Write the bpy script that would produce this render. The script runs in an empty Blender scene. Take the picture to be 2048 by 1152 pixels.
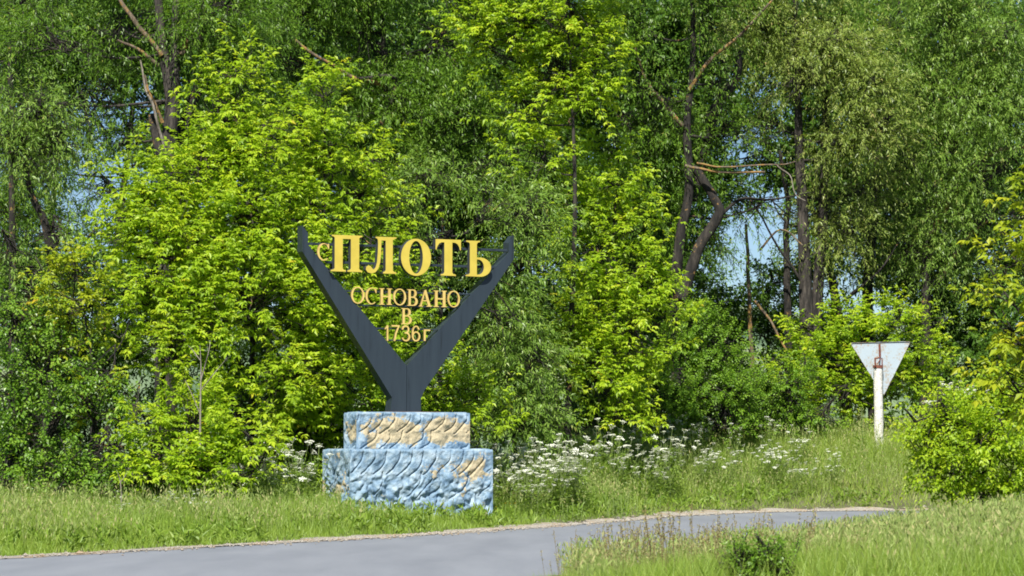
import bpy, math, random
import numpy as np
from mathutils import Vector, Matrix

# ---------------------------------------------------------------- camera, light, exposure
C = bpy.context.scene
W, H, F = 2048.0, 1152.0, 5689.0
EYE = np.array([0.0, 0.0, 1.2])
PITCH = math.atan((895.0 - 576.0) / F)
cam = bpy.data.objects.new('camera', bpy.data.cameras.new('camera'))
C.collection.objects.link(cam)
cam.location = EYE.tolist()
cam.rotation_euler = (math.pi / 2 + PITCH, 0, 0)
cam.data.sensor_width = 36.0
cam.data.lens = F / W * 36.0
cam.data.clip_start = 0.5
cam.data.clip_end = 9000
cam.data.dof.use_dof = True
cam.data.dof.focus_distance = 44.0
cam.data.dof.aperture_fstop = 9.0
C.camera = cam

SUN_DIR = Vector((-0.12, -0.66, 0.78)).normalized()      # towards the sun
SUN_EL = math.asin(SUN_DIR.z)
world = bpy.data.worlds.new('World')
C.world = world
world.use_nodes = True
wn = world.node_tree
sky = wn.nodes.new('ShaderNodeTexSky')
sky.sky_type = 'NISHITA'
sky.sun_disc = False
sky.sun_elevation = SUN_EL
sky.sun_rotation = math.atan2(SUN_DIR.x, SUN_DIR.y)
sky.air_density = 1.0
sky.dust_density = 0.0
sky.ozone_density = 5.0
sky.altitude = 1500
wn.links.new(sky.outputs[0], wn.nodes['Background'].inputs[0])
wn.nodes['Background'].inputs[1].default_value = 0.056
sun = bpy.data.objects.new('sun', bpy.data.lights.new('sun', 'SUN'))
C.collection.objects.link(sun)
sun.data.energy = 4.9
sun.data.angle = math.radians(0.5)
sun.data.color = (1.0, 0.95, 0.86)
sun.rotation_euler = SUN_DIR.to_track_quat('Z', 'Y').to_euler()
C.view_settings.view_transform = 'Standard'
C.view_settings.look = 'None'
C.view_settings.gamma = 1
C.view_settings.exposure = 0.87
C.view_settings.use_curve_mapping = False
C.render.engine = 'CYCLES'
C.cycles.max_bounces = 7
C.cycles.diffuse_bounces = 4
C.cycles.transmission_bounces = 5
C.cycles.glossy_bounces = 2
C.cycles.use_denoising = True
C.cycles.filter_width = 1.8

rng = np.random.default_rng(7)
random.seed(7)

# ---------------------------------------------------------------- helpers
def ray(px, py):
    x = (px - W / 2) / F
    y = (H / 2 - py) / F
    c, s = math.cos(PITCH), math.sin(PITCH)
    return np.array([x, c - y * s, s + y * c])

def at(px, py, Y):
    r = ray(px, py)
    return EYE + r * (Y / r[1])

def tag(o, label=None, cat=None, group=None, kind=None):
    if label: o['label'] = label
    if cat: o['category'] = cat
    if group: o['group'] = group
    if kind: o['kind'] = kind
    return o

def link(name, me, parent=None, mat=None):
    o = bpy.data.objects.new(name, me)
    C.collection.objects.link(o)
    if parent is not None: o.parent = parent
    if mat is not None and me is not None and len(me.materials) == 0:
        me.materials.append(mat)
    return o

def thing(name, loc, rz, label, cat, group=None):
    o = bpy.data.objects.new(name, None)
    o.empty_display_size = 0.2
    C.collection.objects.link(o)
    o.location = [float(v) for v in loc]
    o.rotation_euler = (0, 0, rz)
    return tag(o, label, cat, group)

def tri_mesh(name, V, T, attr=None, smooth=False):
    me = bpy.data.meshes.new(name)
    V = np.ascontiguousarray(V, dtype=np.float32); T = np.ascontiguousarray(T, dtype=np.int32)
    me.vertices.add(len(V)); me.vertices.foreach_set('co', V.ravel())
    me.loops.add(T.size); me.loops.foreach_set('vertex_index', T.ravel())
    me.polygons.add(len(T)); me.polygons.foreach_set('loop_start', np.arange(len(T), dtype=np.int32) * 3)
    me.update(calc_edges=True)
    me.polygons.foreach_set('use_smooth', np.full(len(T), smooth))
    if attr is not None:
        a = me.attributes.new('tint', 'FLOAT', 'FACE')
        a.data.foreach_set('value', np.ascontiguousarray(attr, dtype=np.float32))
    return me

def quad_mesh(name, V, Q, smooth=True, attr=None):
    Q = np.asarray(Q)
    T = np.concatenate([Q[:, [0, 1, 2]], Q[:, [0, 2, 3]]])
    me = tri_mesh(name, V, T, None, smooth)
    if attr is not None:
        a = me.attributes.new('tint', 'FLOAT', 'POINT')
        a.data.foreach_set('value', np.ascontiguousarray(attr, dtype=np.float32))
    return me

def norm(a):
    return a / np.maximum(np.linalg.norm(a, axis=-1, keepdims=True), 1e-9)

def _hash(i, j, k, seed):
    h = (i.astype(np.int64) * 374761393 + j.astype(np.int64) * 668265263 + k.astype(np.int64) * 2147483647 + seed * 1274126177) & 0xFFFFFFFF
    h = ((h ^ (h >> 13)) * 1274126177) & 0xFFFFFFFF
    h = ((h ^ (h >> 16)) * 2246822519) & 0xFFFFFFFF
    return ((h ^ (h >> 15)) & 0xFFFFFF) / float(0xFFFFFF)

def vnoise(p, seed=0):
    p = np.asarray(p, dtype=np.float64)
    f = np.floor(p); t = p - f; t = t * t * (3 - 2 * t); f = f.astype(np.int64)
    out = 0
    for a in (0, 1):
        for b in (0, 1):
            for c in (0, 1):
                w = (t[..., 0] if a else 1 - t[..., 0]) * (t[..., 1] if b else 1 - t[..., 1]) * (t[..., 2] if c else 1 - t[..., 2])
                out = out + w * _hash(f[..., 0] + a, f[..., 1] + b, f[..., 2] + c, seed)
    return out

def fbm(p, seed=0, octv=4):
    p = np.asarray(p, dtype=np.float64); s = 0; a = 0.5; n = 0
    for i in range(octv):
        s = s + a * vnoise(p * 2 ** i, seed + i); n += a; a *= 0.5
    return s / n

def sstep(a, b, x):
    t = np.clip((x - a) / (b - a), 0, 1)
    return t * t * (3 - 2 * t)

def tubes(paths, sides=6, caps=True):
    """paths: list of (points (n,3), radii (n)); returns V, T"""
    V = []; T = []; o = 0
    for P, R in paths:
        P = np.asarray(P, float); R = np.asarray(R, float) * np.ones(len(P))
        n = len(P)
        tan = norm(np.gradient(P, axis=0))
        ref = np.array([0.0, 0.0, 1.0]) if abs(tan[0][2]) < 0.8 else np.array([1.0, 0.0, 0.0])
        a = norm(np.cross(tan, ref)); b = np.cross(tan, a)
        ang = np.arange(sides) / sides * 2 * np.pi
        ring = P[:, None] + R[:, None, None] * (np.cos(ang)[None, :, None] * a[:, None] + np.sin(ang)[None, :, None] * b[:, None])
        V.append(ring.reshape(-1, 3))
        i = np.arange(n - 1)[:, None] * sides; j = np.arange(sides)[None]; k = (j + 1) % sides
        q = np.stack([i + j, i + k, i + sides + k, i + sides + j], -1).reshape(-1, 4) + o
        T.append(q[:, [0, 1, 2]]); T.append(q[:, [0, 2, 3]])
        o += n * sides
    return np.concatenate(V), np.concatenate(T)

def smooth_path(pts, per=6):
    pts = np.asarray(pts, float)
    if len(pts) < 3:
        t = np.linspace(0, 1, per + 1)[:, None]
        return pts[0] * (1 - t) + pts[-1] * t
    P = np.vstack([2 * pts[0] - pts[1], pts, 2 * pts[-1] - pts[-2]])
    out = []
    for i in range(1, len(P) - 2):
        for t in np.arange(per) / per:
            out.append(0.5 * ((2 * P[i]) + (-P[i - 1] + P[i + 1]) * t + (2 * P[i - 1] - 5 * P[i] + 4 * P[i + 1] - P[i + 2]) * t ** 2 + (-P[i - 1] + 3 * P[i] - 3 * P[i + 1] + P[i + 2]) * t ** 3))
    out.append(P[-2])
    return np.array(out)

# ---------------------------------------------------------------- materials
def new_mat(name):
    m = bpy.data.materials.new(name); m.use_nodes = True
    nt = m.node_tree
    return m, nt, nt.nodes['Principled BSDF']

def ramp(nt, fac, stops):
    r = nt.nodes.new('ShaderNodeValToRGB')
    els = r.color_ramp.elements
    while len(els) < len(stops): els.new(0.5)
    for e, (p, c) in zip(els, stops):
        e.position = p; e.color = (*c, 1)
    nt.links.new(fac, r.inputs[0])
    return r.outputs[0]

def noise(nt, scale, detail=4, rough=0.6, vec=None, mapscale=None):
    n = nt.nodes.new('ShaderNodeTexNoise')
    n.inputs['Scale'].default_value = scale; n.inputs['Detail'].default_value = detail; n.inputs['Roughness'].default_value = rough
    tc = nt.nodes.new('ShaderNodeTexCoord')
    src = tc.outputs['Object']
    if mapscale is not None:
        mp = nt.nodes.new('ShaderNodeMapping'); mp.inputs['Scale'].default_value = mapscale
        nt.links.new(src, mp.inputs[0]); src = mp.outputs[0]
    nt.links.new(src, n.inputs['Vector'])
    return n.outputs['Fac']

def mixc(nt, fac, a, b):
    m = nt.nodes.new('ShaderNodeMix'); m.data_type = 'RGBA'
    for sock, v in ((0, fac), (6, a), (7, b)):
        if hasattr(v, 'is_output'): nt.links.new(v, m.inputs[sock])
        elif isinstance(v, (int, float)): m.inputs[sock].default_value = v
        else: m.inputs[sock].default_value = (*v, 1)
    return m.outputs[2]

def bump(nt, bs, h, strength=0.5, dist=0.02):
    b = nt.nodes.new('ShaderNodeBump'); b.inputs['Strength'].default_value = strength; b.inputs['Distance'].default_value = dist
    nt.links.new(h, b.inputs['Height']); nt.links.new(b.outputs[0], bs.inputs['Normal'])

def leaf_mat(name, stops, trans=0.35, rough=0.45, tgain=1.5, spec=0.4):
    m, nt, bs = new_mat(name)
    at_ = nt.nodes.new('ShaderNodeAttribute'); at_.attribute_name = 'tint'
    col = ramp(nt, at_.outputs['Fac'], stops)
    nt.links.new(col, bs.inputs['Base Color'])
    bs.inputs['Roughness'].default_value = rough
    bs.inputs['Specular IOR Level'].default_value = spec
    tr = nt.nodes.new('ShaderNodeBsdfTranslucent')
    g = nt.nodes.new('ShaderNodeMix'); g.data_type = 'RGBA'; g.blend_type = 'MULTIPLY'; g.inputs[0].default_value = 1
    g.inputs[7].default_value = (1.15 * tgain, 1.1 * tgain, 0.5 * tgain, 1)
    nt.links.new(col, g.inputs[6]); nt.links.new(g.outputs[2], tr.inputs[0])
    mx = nt.nodes.new('ShaderNodeMixShader'); mx.inputs[0].default_value = trans
    nt.links.new(bs.outputs[0], mx.inputs[1]); nt.links.new(tr.outputs[0], mx.inputs[2])
    nt.links.new(mx.outputs[0], nt.nodes['Material Output'].inputs[0])
    return m

MAT = {}
MAT['maple'] = leaf_mat('box_elder_leaf', [(0, (0.14, 0.245, 0.012)), (0.5, (0.285, 0.425, 0.018)), (0.93, (0.44, 0.53, 0.03)), (1, (0.5, 0.38, 0.04))], 0.42, spec=0.3)
MAT['maple_yellow'] = leaf_mat('young_yellow_leaf', [(0, (0.18, 0.26, 0.012)), (0.5, (0.30, 0.38, 0.018)), (0.88, (0.40, 0.42, 0.025)), (1, (0.55, 0.36, 0.04))], 0.42, spec=0.3)
MAT['willow'] = leaf_mat('willow_leaf', [(0, (0.05, 0.115, 0.010)), (0.5, (0.11, 0.22, 0.016)), (0.9, (0.20, 0.32, 0.045)), (1, (0.34, 0.32, 0.07))], 0.35, 0.42, 1.5, 0.35)
MAT['willow_pale'] = leaf_mat('grey_willow_leaf', [(0, (0.08, 0.16, 0.018)), (0.5, (0.165, 0.285, 0.038)), (0.88, (0.29, 0.40, 0.09)), (1, (0.42, 0.36, 0.12))], 0.35, 0.42, 1.4, 0.4)
MAT['willow_tan'] = leaf_mat('flowering_willow_leaf', [(0, (0.11, 0.18, 0.025)), (0.5, (0.22, 0.30, 0.055)), (0.85, (0.33, 0.39, 0.10)), (1, (0.42, 0.31, 0.14))], 0.35, 0.42, 1.4, 0.4)
MAT['back_shade_leaf'] = leaf_mat('shade_darkened_leaf', [(0, (0.028, 0.07, 0.008)), (0.5, (0.06, 0.135, 0.012)), (0.93, (0.12, 0.22, 0.03)), (1, (0.17, 0.22, 0.04))], 0.3, 0.45, 1.3, 0.35)  # back rows: deep shade of the tree wall painted into the leaf colour
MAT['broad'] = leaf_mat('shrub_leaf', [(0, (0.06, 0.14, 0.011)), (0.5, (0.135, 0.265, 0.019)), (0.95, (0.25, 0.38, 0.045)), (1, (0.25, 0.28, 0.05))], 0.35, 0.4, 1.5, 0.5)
MAT['round'] = leaf_mat('round_leaf', [(0, (0.09, 0.19, 0.014)), (0.5, (0.16, 0.30, 0.02)), (1, (0.24, 0.38, 0.035))], 0.38)
MAT['grass'] = leaf_mat('grass_blade', [(0, (0.10, 0.18, 0.018)), (0.45, (0.18, 0.29, 0.03)), (0.8, (0.27, 0.36, 0.06)), (1, (0.42, 0.38, 0.16))], 0.35, 0.5)
MAT['seed'] = leaf_mat('grass_seed_head', [(0, (0.19, 0.27, 0.06)), (0.6, (0.29, 0.36, 0.11)), (1, (0.42, 0.38, 0.18))], 0.3, 0.7)
MAT['brownseed'] = leaf_mat('dry_seed_head', [(0, (0.16, 0.12, 0.055)), (0.5, (0.30, 0.25, 0.10)), (1, (0.42, 0.42, 0.2))], 0.25, 0.8)
MAT['parsley_leaf'] = leaf_mat('cow_parsley_leaf', [(0, (0.12, 0.21, 0.03)), (1, (0.25, 0.36, 0.06))], 0.4)
MAT['umbel'] = leaf_mat('white_flower', [(0, (0.6, 0.64, 0.5)), (1, (0.85, 0.86, 0.8))], 0.3, 0.7, 0.7)
MAT['buttercup'] = leaf_mat('yellow_flower', [(0, (0.75, 0.5, 0.02)), (1, (0.85, 0.6, 0.04))], 0.2, 0.5, 0.8)
MAT['stalk'] = leaf_mat('green_stalk', [(0, (0.16, 0.22, 0.06)), (1, (0.2, 0.26, 0.08))], 0.05)

def bark(name, c1, c2, c3, lichen=0.0):
    m, nt, bs = new_mat(name)
    n = noise(nt, 9, 6, 0.7, mapscale=(1, 1, 0.22))
    col = ramp(nt, n, [(0.38, c1), (0.5, c2), (0.64, c3)])
    if lichen:
        l = noise(nt, 5.0, 4, 0.7)
        lf = ramp(nt, l, [(0.62 - 0.4 * lichen, (0, 0, 0)), (0.7 - 0.4 * lichen, (1, 1, 1))])
        col = mixc(nt, lf, col, (0.27, 0.16, 0.05))
    nt.links.new(col, bs.inputs['Base Color']); bs.inputs['Roughness'].default_value = 0.95
    bump(nt, bs, n, 1.0, 0.05)
    return m
MAT['bark'] = bark('fissured_bark', (0.010, 0.009, 0.007), (0.032, 0.027, 0.023), (0.085, 0.072, 0.06))
MAT['bark_dark'] = bark('dark_bark', (0.008, 0.007, 0.006), (0.02, 0.017, 0.014), (0.05, 0.042, 0.034), 0.02)
MAT['lichen'] = bark('lichened_bark', (0.06, 0.045, 0.03), (0.12, 0.09, 0.06), (0.2, 0.16, 0.11), 0.33)
MAT['deadwood'] = bark('grey_dead_wood', (0.12, 0.1, 0.08), (0.24, 0.21, 0.17), (0.36, 0.32, 0.27))

# ---------------------------------------------------------------- terrain
EDGE = smooth_path([(-30, -30), (-16.5, 8), (-9.6, 22), (-5.45, 30.3), (-2.65, 35.6), (-1.5, 37.9), (-0.17, 40.9), (1.39, 44.9), (3.1, 49.6), (4.4, 51.7), (5.8, 52.8), (7.6, 52.9), (10.5, 52.0), (16, 48.5), (30, 38), (60, 12)], 6)
ROADW = 6.8

def road_d(X, Y):
    X = np.asarray(X, float); Y = np.asarray(Y, float)
    best = np.full(X.shape, 1e9); sg = np.zeros(X.shape)
    for (x0, y0), (x1, y1) in zip(EDGE[:-1], EDGE[1:]):
        dx, dy = x1 - x0, y1 - y0
        t = np.clip(((X - x0) * dx + (Y - y0) * dy) / (dx * dx + dy * dy), 0, 1)
        ex = X - x0 - t * dx; ey = Y - y0 - t * dy
        d = np.hypot(ex, ey)
        c = dx * (Y - y0) - dy * (X - x0)
        m = d < best - 1e-9
        best = np.where(m, d, best); sg = np.where(m, np.sign(c), sg)
    return best * np.where(sg == 0, 1, sg)

def gz(X, Y, d=None):
    X = np.asarray(X, float); Y = np.asarray(Y, float)
    if d is None: d = road_d(X, Y)
    Hb = np.interp(X, [-8, -5, -3, -0.5, 0.5, 1.5, 4, 7, 12], [0.08, 0.10, 0.30, 0.42, 0.72, 1.0, 1.12, 1.25, 1.3])
    far = Hb * sstep(-0.3, np.interp(X, [-0.5, 1.5], [5.5, 4.4]), d) - 1.6 * sstep(22, 60, d)
    near = (0.12 + 0.30 * sstep(-2, 1.2, X) + 0.05 * sstep(2.0, 5.5, X)) * sstep(0, 6.5, -ROADW - d)
    z = np.where(d > 0, far, near)
    amp = np.clip(np.where(d > 0, d, -ROADW - d) / 2.0, 0, 1) * np.where(Y > 70, 0.3, 1)
    p = np.stack([X * 0.6, Y * 0.6, X * 0], -1)
    return z + amp * 0.10 * (fbm(p, 3, 3) - 0.5)

def GZ(x, y): return float(gz(np.array([x]), np.array([y]))[0])

xs = np.concatenate([-np.geomspace(4000, 16, 40), np.arange(-15.8, 15.8, 0.32), np.geomspace(16, 4000, 40)])
ys = np.concatenate([[-400, -150, -60, -30, -10, 0, 6, 10, 14], np.arange(16, 66, 0.36), np.geomspace(66.3, 5000, 60)])
XX, YY = np.meshgrid(xs, ys)
ZZ = gz(XX, YY)
V = np.stack([XX, YY, ZZ], -1).reshape(-1, 3)
nx, ny = len(xs), len(ys)
i = np.arange(ny - 1)[:, None] * nx + np.arange(nx - 1)[None]
Q = np.stack([i, i + 1, i + nx + 1, i + nx], -1).reshape(-1, 4)
m, nt, bs = new_mat('turf_soil')
n1 = noise(nt, 3.0, 6); n2 = noise(nt, 40, 3)
c = ramp(nt, n1, [(0.35, (0.045, 0.06, 0.02)), (0.55, (0.09, 0.11, 0.035)), (0.7, (0.13, 0.14, 0.06))])
c = mixc(nt, n2, c, (0.09, 0.075, 0.045))
nt.links.new(c, bs.inputs['Base Color']); bs.inputs['Roughness'].default_value = 1
tag(link('ground', quad_mesh('ground', V, Q), None, m), kind='structure')

# far hills beyond the trees
hx = np.linspace(-500, 700, 120)
V = []; 
prof = 30 + 26 * fbm(np.stack([hx * 0.006, hx * 0, hx * 0], -1), 5, 4)
for k, (yy, f) in enumerate([(560, 0.0), (640, 0.35), (760, 0.8), (900, 1.0), (1100, 0.9), (1400, 0)]):
    V.append(np.stack([hx * (1 + 0.0003 * (yy - 560)), np.full_like(hx, yy), -3 + prof * f], -1))
V = np.concatenate(V); n = len(hx)
i = np.arange(5)[:, None] * n + np.arange(n - 1)[None]
Q = np.stack([i, i + 1, i + n + 1, i + n], -1).reshape(-1, 4)
m, nt, bs = new_mat('hill_fields')
nn = noise(nt, 0.012, 5, 0.6)
nt.links.new(ramp(nt, nn, [(0.4, (0.06, 0.11, 0.05)), (0.5, (0.14, 0.2, 0.1)), (0.6, (0.2, 0.24, 0.12))]), bs.inputs['Base Color'])
bs.inputs['Roughness'].default_value = 1
tag(link('hills', quad_mesh('hills', V, Q), None, m), kind='structure')

# road and gravel shoulder
def edge_normals(P):
    t = norm(np.gradient(P, axis=0)); return np.stack([-t[:, 1], t[:, 0]], -1)
EP = smooth_path(EDGE, 4); EN = edge_normals(EP)
sel = (EP[:, 1] > 5) | (EP[:, 0] > 0)
EP, EN = EP[sel], EN[sel]
def ribbon(offs, zf, jag0=0, jag1=0):
    rows = []
    for k, o in enumerate(offs):
        j = 0
        if k == 0 and jag0: j = jag0 * (fbm(np.stack([EP[:, 0] * 1.7, EP[:, 1] * 1.7, EP[:, 0] * 0], -1), 11, 3) - 0.5)
        if k == len(offs) - 1 and jag1: j = jag1 * (fbm(np.stack([EP[:, 0] * 0.9, EP[:, 1] * 0.9, EP[:, 0] * 0 + 5], -1), 12, 3) - 0.5)
        xy = EP + EN * (o + j)[..., None] if np.ndim(j) else EP + EN * o
        rows.append(np.stack([xy[:, 0], xy[:, 1], zf(xy[:, 0], xy[:, 1], o)], -1))
    V = np.concatenate(rows); n = len(EP)
    i = np.arange(len(offs) - 1)[:, None] * n + np.arange(n - 1)[None]
    return V, np.stack([i, i + 1, i + n + 1, i + n], -1).reshape(-1, 4)
V, Q = ribbon([-0.02, -0.03, -0.4, -1.5, -3.3, -5.1, -6.2, -6.77, -6.8], lambda x, y, o: np.full_like(x, -0.02 if o in (-0.02, -6.8) else 0.022 + 0.03 * (1 - ((o + 3.3) / 3.3) ** 2)), 0.05, 0.05)
m, nt, bs = new_mat('asphalt')
a1 = noise(nt, 1.1, 5, 0.65); a2 = noise(nt, 90, 2, 0.7); a3 = noise(nt, 1.0, 4, 0.6, mapscale=(1.6, 0.25, 1))
c = ramp(nt, a3, [(0.3, (0.135, 0.152, 0.182)), (0.7, (0.19, 0.209, 0.24))])
c = mixc(nt, ramp(nt, a2, [(0.4, (0, 0, 0)), (0.75, (0.55, 0.55, 0.55))]), c, (0.27, 0.275, 0.28))
c = mixc(nt, ramp(nt, a1, [(0.4, (0, 0, 0)), (0.8, (0.2, 0.2, 0.2))]), c, (0.22, 0.232, 0.252))
nt.links.new(c, bs.inputs['Base Color']); bs.inputs['Roughness'].default_value = 0.85
bump(nt, bs, a2, 0.6, 0.01)
tag(link('road', quad_mesh('road', V, Q), None, m), kind='structure')
V, Q = ribbon([-0.16, -0.1, 0.0, 0.1, 0.2, 0.34], lambda x, y, o: (np.full_like(x, 0.029) if o < 0.05 else gz(x, y) + 0.022), 0.5, 0.8)
m, nt, bs = new_mat('gravel_shoulder')
g = noise(nt, 35, 4, 0.8); g2 = noise(nt, 2.2, 3)
c = ramp(nt, g, [(0.35, (0.20, 0.18, 0.15)), (0.5, (0.37, 0.34, 0.29)), (0.65, (0.52, 0.48, 0.41))])
c = mixc(nt, ramp(nt, g2, [(0.5, (0, 0, 0)), (0.65, (0.7, 0.7, 0.7))]), c, (0.36, 0.24, 0.12))
nt.links.new(c, bs.inputs['Base Color']); bs.inputs['Roughness'].default_value = 1
bump(nt, bs, g, 1, 0.03)
GRAVEL = m
tag(link('road_shoulder', quad_mesh('road_shoulder', V, Q), None, m), kind='structure')
# loose stones along the shoulder (nobody could count them)
def stones(n, rg):
    k = rg.integers(0, len(EP), n)
    o = rg.normal(-0.08, 0.22, n)
    al = rg.random(n)[:, None]
    k2 = np.minimum(k + 1, len(EP) - 1)
    xy = EP[k] * (1 - al) + EP[k2] * al + EN[k] * o[:, None]
    ok = (xy[:, 1] > 24) & (xy[:, 1] < 56) & (abs(xy[:, 0]) < 12); xy = xy[ok]; n = len(xy)
    z = np.maximum(gz(xy[:, 0], xy[:, 1]), np.where(o[ok] < 0.05, 0.028, 0)) + 0.012
    c0 = np.column_stack([xy, z]); r = rg.uniform(0.006, 0.024, n) * np.where(rg.random(n) < 0.04, 1.9, 1)
    base = np.array([[1, 0, 0], [0, 1, 0], [-1, 0, 0], [0, -1, 0], [0, 0, 0.8], [0, 0, -0.5]], float)
    Vv = c0[:, None] + base[None] * r[:, None, None] * rg.uniform(0.6, 1.3, (n, 6, 1))
    f = np.array([[0, 1, 4], [1, 2, 4], [2, 3, 4], [3, 0, 4], [1, 0, 5], [2, 1, 5], [3, 2, 5], [0, 3, 5]])
    T = (f[None] + (np.arange(n) * 6)[:, None, None]).reshape(-1, 3)
    return Vv.reshape(-1, 3), T
V, T = stones(6500, rng)
tag(link('gravel', tri_mesh('gravel', V, T), None, GRAVEL), 'loose pale gravel scattered along the far edge of the road', 'gravel', kind='stuff')

# ---------------------------------------------------------------- foliage machinery
class Leaves:
    def __init__(s): s.V = []; s.T = []; s.A = []; s.n = 0
    def add(s, B, D, N, L, Wd, tint, fold=0.25, widest=0.42, droop=0.12, tri=False):
        n = len(B)
        if n == 0: return
        D = norm(D); S = norm(np.cross(D, N)); U = np.cross(S, D)
        L = np.asarray(L)[:, None] * np.ones((n, 1)); Wd = np.asarray(Wd)[:, None] * np.ones((n, 1))
        if tri:
            tip = B + D * L; tip[:, 2] -= (droop * L)[:, 0]
            B0 = B + D * L * 0.25
            s.V.append(np.stack([B0 + S * Wd * .5 - D * L * .15, B0 - S * Wd * .5 + D * L * .1, tip], 1).reshape(-1, 3))
            s.T.append(s.n + np.arange(3 * n).reshape(-1, 3)); s.A.append(tint); s.n += 3 * n
            return
        mid = B + D * L * widest
        v1 = mid + S * Wd * 0.5 + U * Wd * fold
        v3 = mid - S * Wd * 0.5 + U * Wd * fold
        tip = B + D * L; tip[:, 2] -= (droop * L)[:, 0]
        V = np.stack([B, v1, tip, v3], 1).reshape(-1, 3)
        o = s.n + np.arange(n)[:, None] * 4
        T = np.concatenate([o + np.array([[0, 1, 2]]), o + np.array([[0, 2, 3]])])
        s.V.append(V); s.T.append(T); s.A.append(np.concatenate([tint, tint])); s.n += 4 * n
    def mesh(s, name, origin):
        return tri_mesh(name, np.concatenate(s.V) - np.asarray(origin)[None], np.concatenate(s.T), np.concatenate(s.A))

STY = {
 'maple':  dict(k=5, sides=2, leaflets=5, L=0.115, W=0.055, pet=0.08, tl=(0.35, 0.75), droop=0.16, out=0.75, up=0.55, rnd=0.45, per=38),
 'willow': dict(k=22, sides=1, leaflets=1, L=0.125, W=0.030, pet=0.01, tl=(0.5, 1.1), droop=0.45, out=0.6, up=0.25, rnd=0.55, per=95, tri=True),
 'broad':  dict(k=11, sides=2, leaflets=1, L=0.075, W=0.05, pet=0.03, tl=(0.3, 0.6), droop=0.2, out=0.7, up=0.5, rnd=0.5, per=60),
 'round':  dict(k=11, sides=2, leaflets=1, L=0.055, W=0.042, pet=0.02, tl=(0.25, 0.5), droop=0.12, out=0.75, up=0.5, rnd=0.45, per=90)
 , 'back': dict(k=12, sides=2, leaflets=1, L=0.14, W=0.085, pet=0.03, tl=(0.4, 0.8), droop=0.25, out=0.7, up=0.4, rnd=0.6, per=42, tri=True),
}

def grow(LV, S, D, TL, st, rg, scale=1.0):
    """leaves along twigs starting at S with direction D and length TL"""
    p = STY[st]; n = len(S); k = p['k']
    if n == 0: return
    t = (np.arange(k) + 0.6)[None] / k + rg.uniform(-0.02, 0.02, (n, k))
    dz = np.array([0, 0, -1.0])
    P = S[:, None] + D[:, None] * (TL[:, None] * t)[..., None] + dz * (p['droop'] * TL[:, None] * t ** 2)[..., None]
    TN = norm(D[:, None] + dz * (2 * p['droop'] * t)[..., None])
    twt = rg.random(n)
    for side in range(p['sides']):
        sgn = 1 if side == 0 else -1
        az = rg.uniform(0, 2 * np.pi, (n, k)) if p['sides'] == 1 else (np.arange(k)[None] % 2) * (np.pi / 2) + rg.uniform(-0.5, 0.5, (n, k))
        a = norm(np.cross(TN, np.array([0.0, 0.0, 1.0]) + rg.normal(0, 0.15, (n, 1, 3)))); b = np.cross(TN, a)
        R = (a * np.cos(az)[..., None] + b * np.sin(az)[..., None]) * sgn
        Q = norm(TN * 0.65 + R * 0.8 + rg.normal(0, 0.15, (n, k, 3)))
        size = scale * rg.uniform(0.7, 1.2, (n, k)) * (1 - 0.25 * t)
        pet = Q * (p['pet'] * size)[..., None]
        B = P + pet
        tint = np.clip(0.45 * twt[:, None] + 0.5 * rg.random((n, k)) + 0.12 * (t - 0.5), 0, 1)
        def put(Bx, Dx, lsc):
            m = Bx.reshape(-1, 3); N = np.array([0, 0, 1.0]) + rg.normal(0, 0.45, m.shape) + np.array([0, -0.25, 0])
            LV.add(m, Dx.reshape(-1, 3), N, (p['L'] * size * lsc).ravel(), (p['W'] * size * lsc).ravel(), tint.ravel() + rg.uniform(-0.05, 0.05, tint.size), fold=0.18, tri=p.get('tri', False))
        if p['leaflets'] == 1:
            put(B, norm(Q + dz * 0.35), 1.0)
        else:
            Qd = norm(Q + dz * 0.45)
            c = norm(np.cross(Qd, np.array([0, 0, 1.0])))
            put(B, Qd, 1.1)
            put(B, norm(Qd * 0.5 + c * 0.9 + dz * 0.3), 0.85)
            put(B, norm(Qd * 0.5 - c * 0.9 + dz * 0.3), 0.85)
            if p['leaflets'] >= 5:
                B2 = P + pet * 0.45
                put(B2, norm(Qd * 0.35 + c + dz * 0.35), 0.65)
                put(B2, norm(Qd * 0.35 - c + dz * 0.35), 0.65)

def sample_lobe(px, py, Y, rx, rz, ry=None, dens=1.0, st='maple', rg=rng, clump=0.42, freq=1.5):
    c = at(px, py, Y); s = Y / F
    R = np.array([rx * s, ry if ry else (rx + rz) * 0.5 * s, rz * s])
    n = int(STY[st]['per'] * dens * math.pi * R[0] * R[2])
    n2 = int(n * 2.4) + 4
    u = norm(rg.normal(0, 1, (n2, 3)))
    r = rg.random(n2) ** (1 / 2.4)
    P = c + u * R * r[:, None]
    keep = (u[:, 1] < 0.35) | (rg.random(n2) < 0.35)
    keep &= fbm(P * freq, 21, 2) > clump + rg.uniform(-0.06, 0.06, n2)
    keep &= P[:, 2] > gz(P[:, 0], P[:, 1]) + 0.05
    P, u = P[keep][:n], u[keep][:n]
    return c, P, norm(u / R * R.mean())

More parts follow.
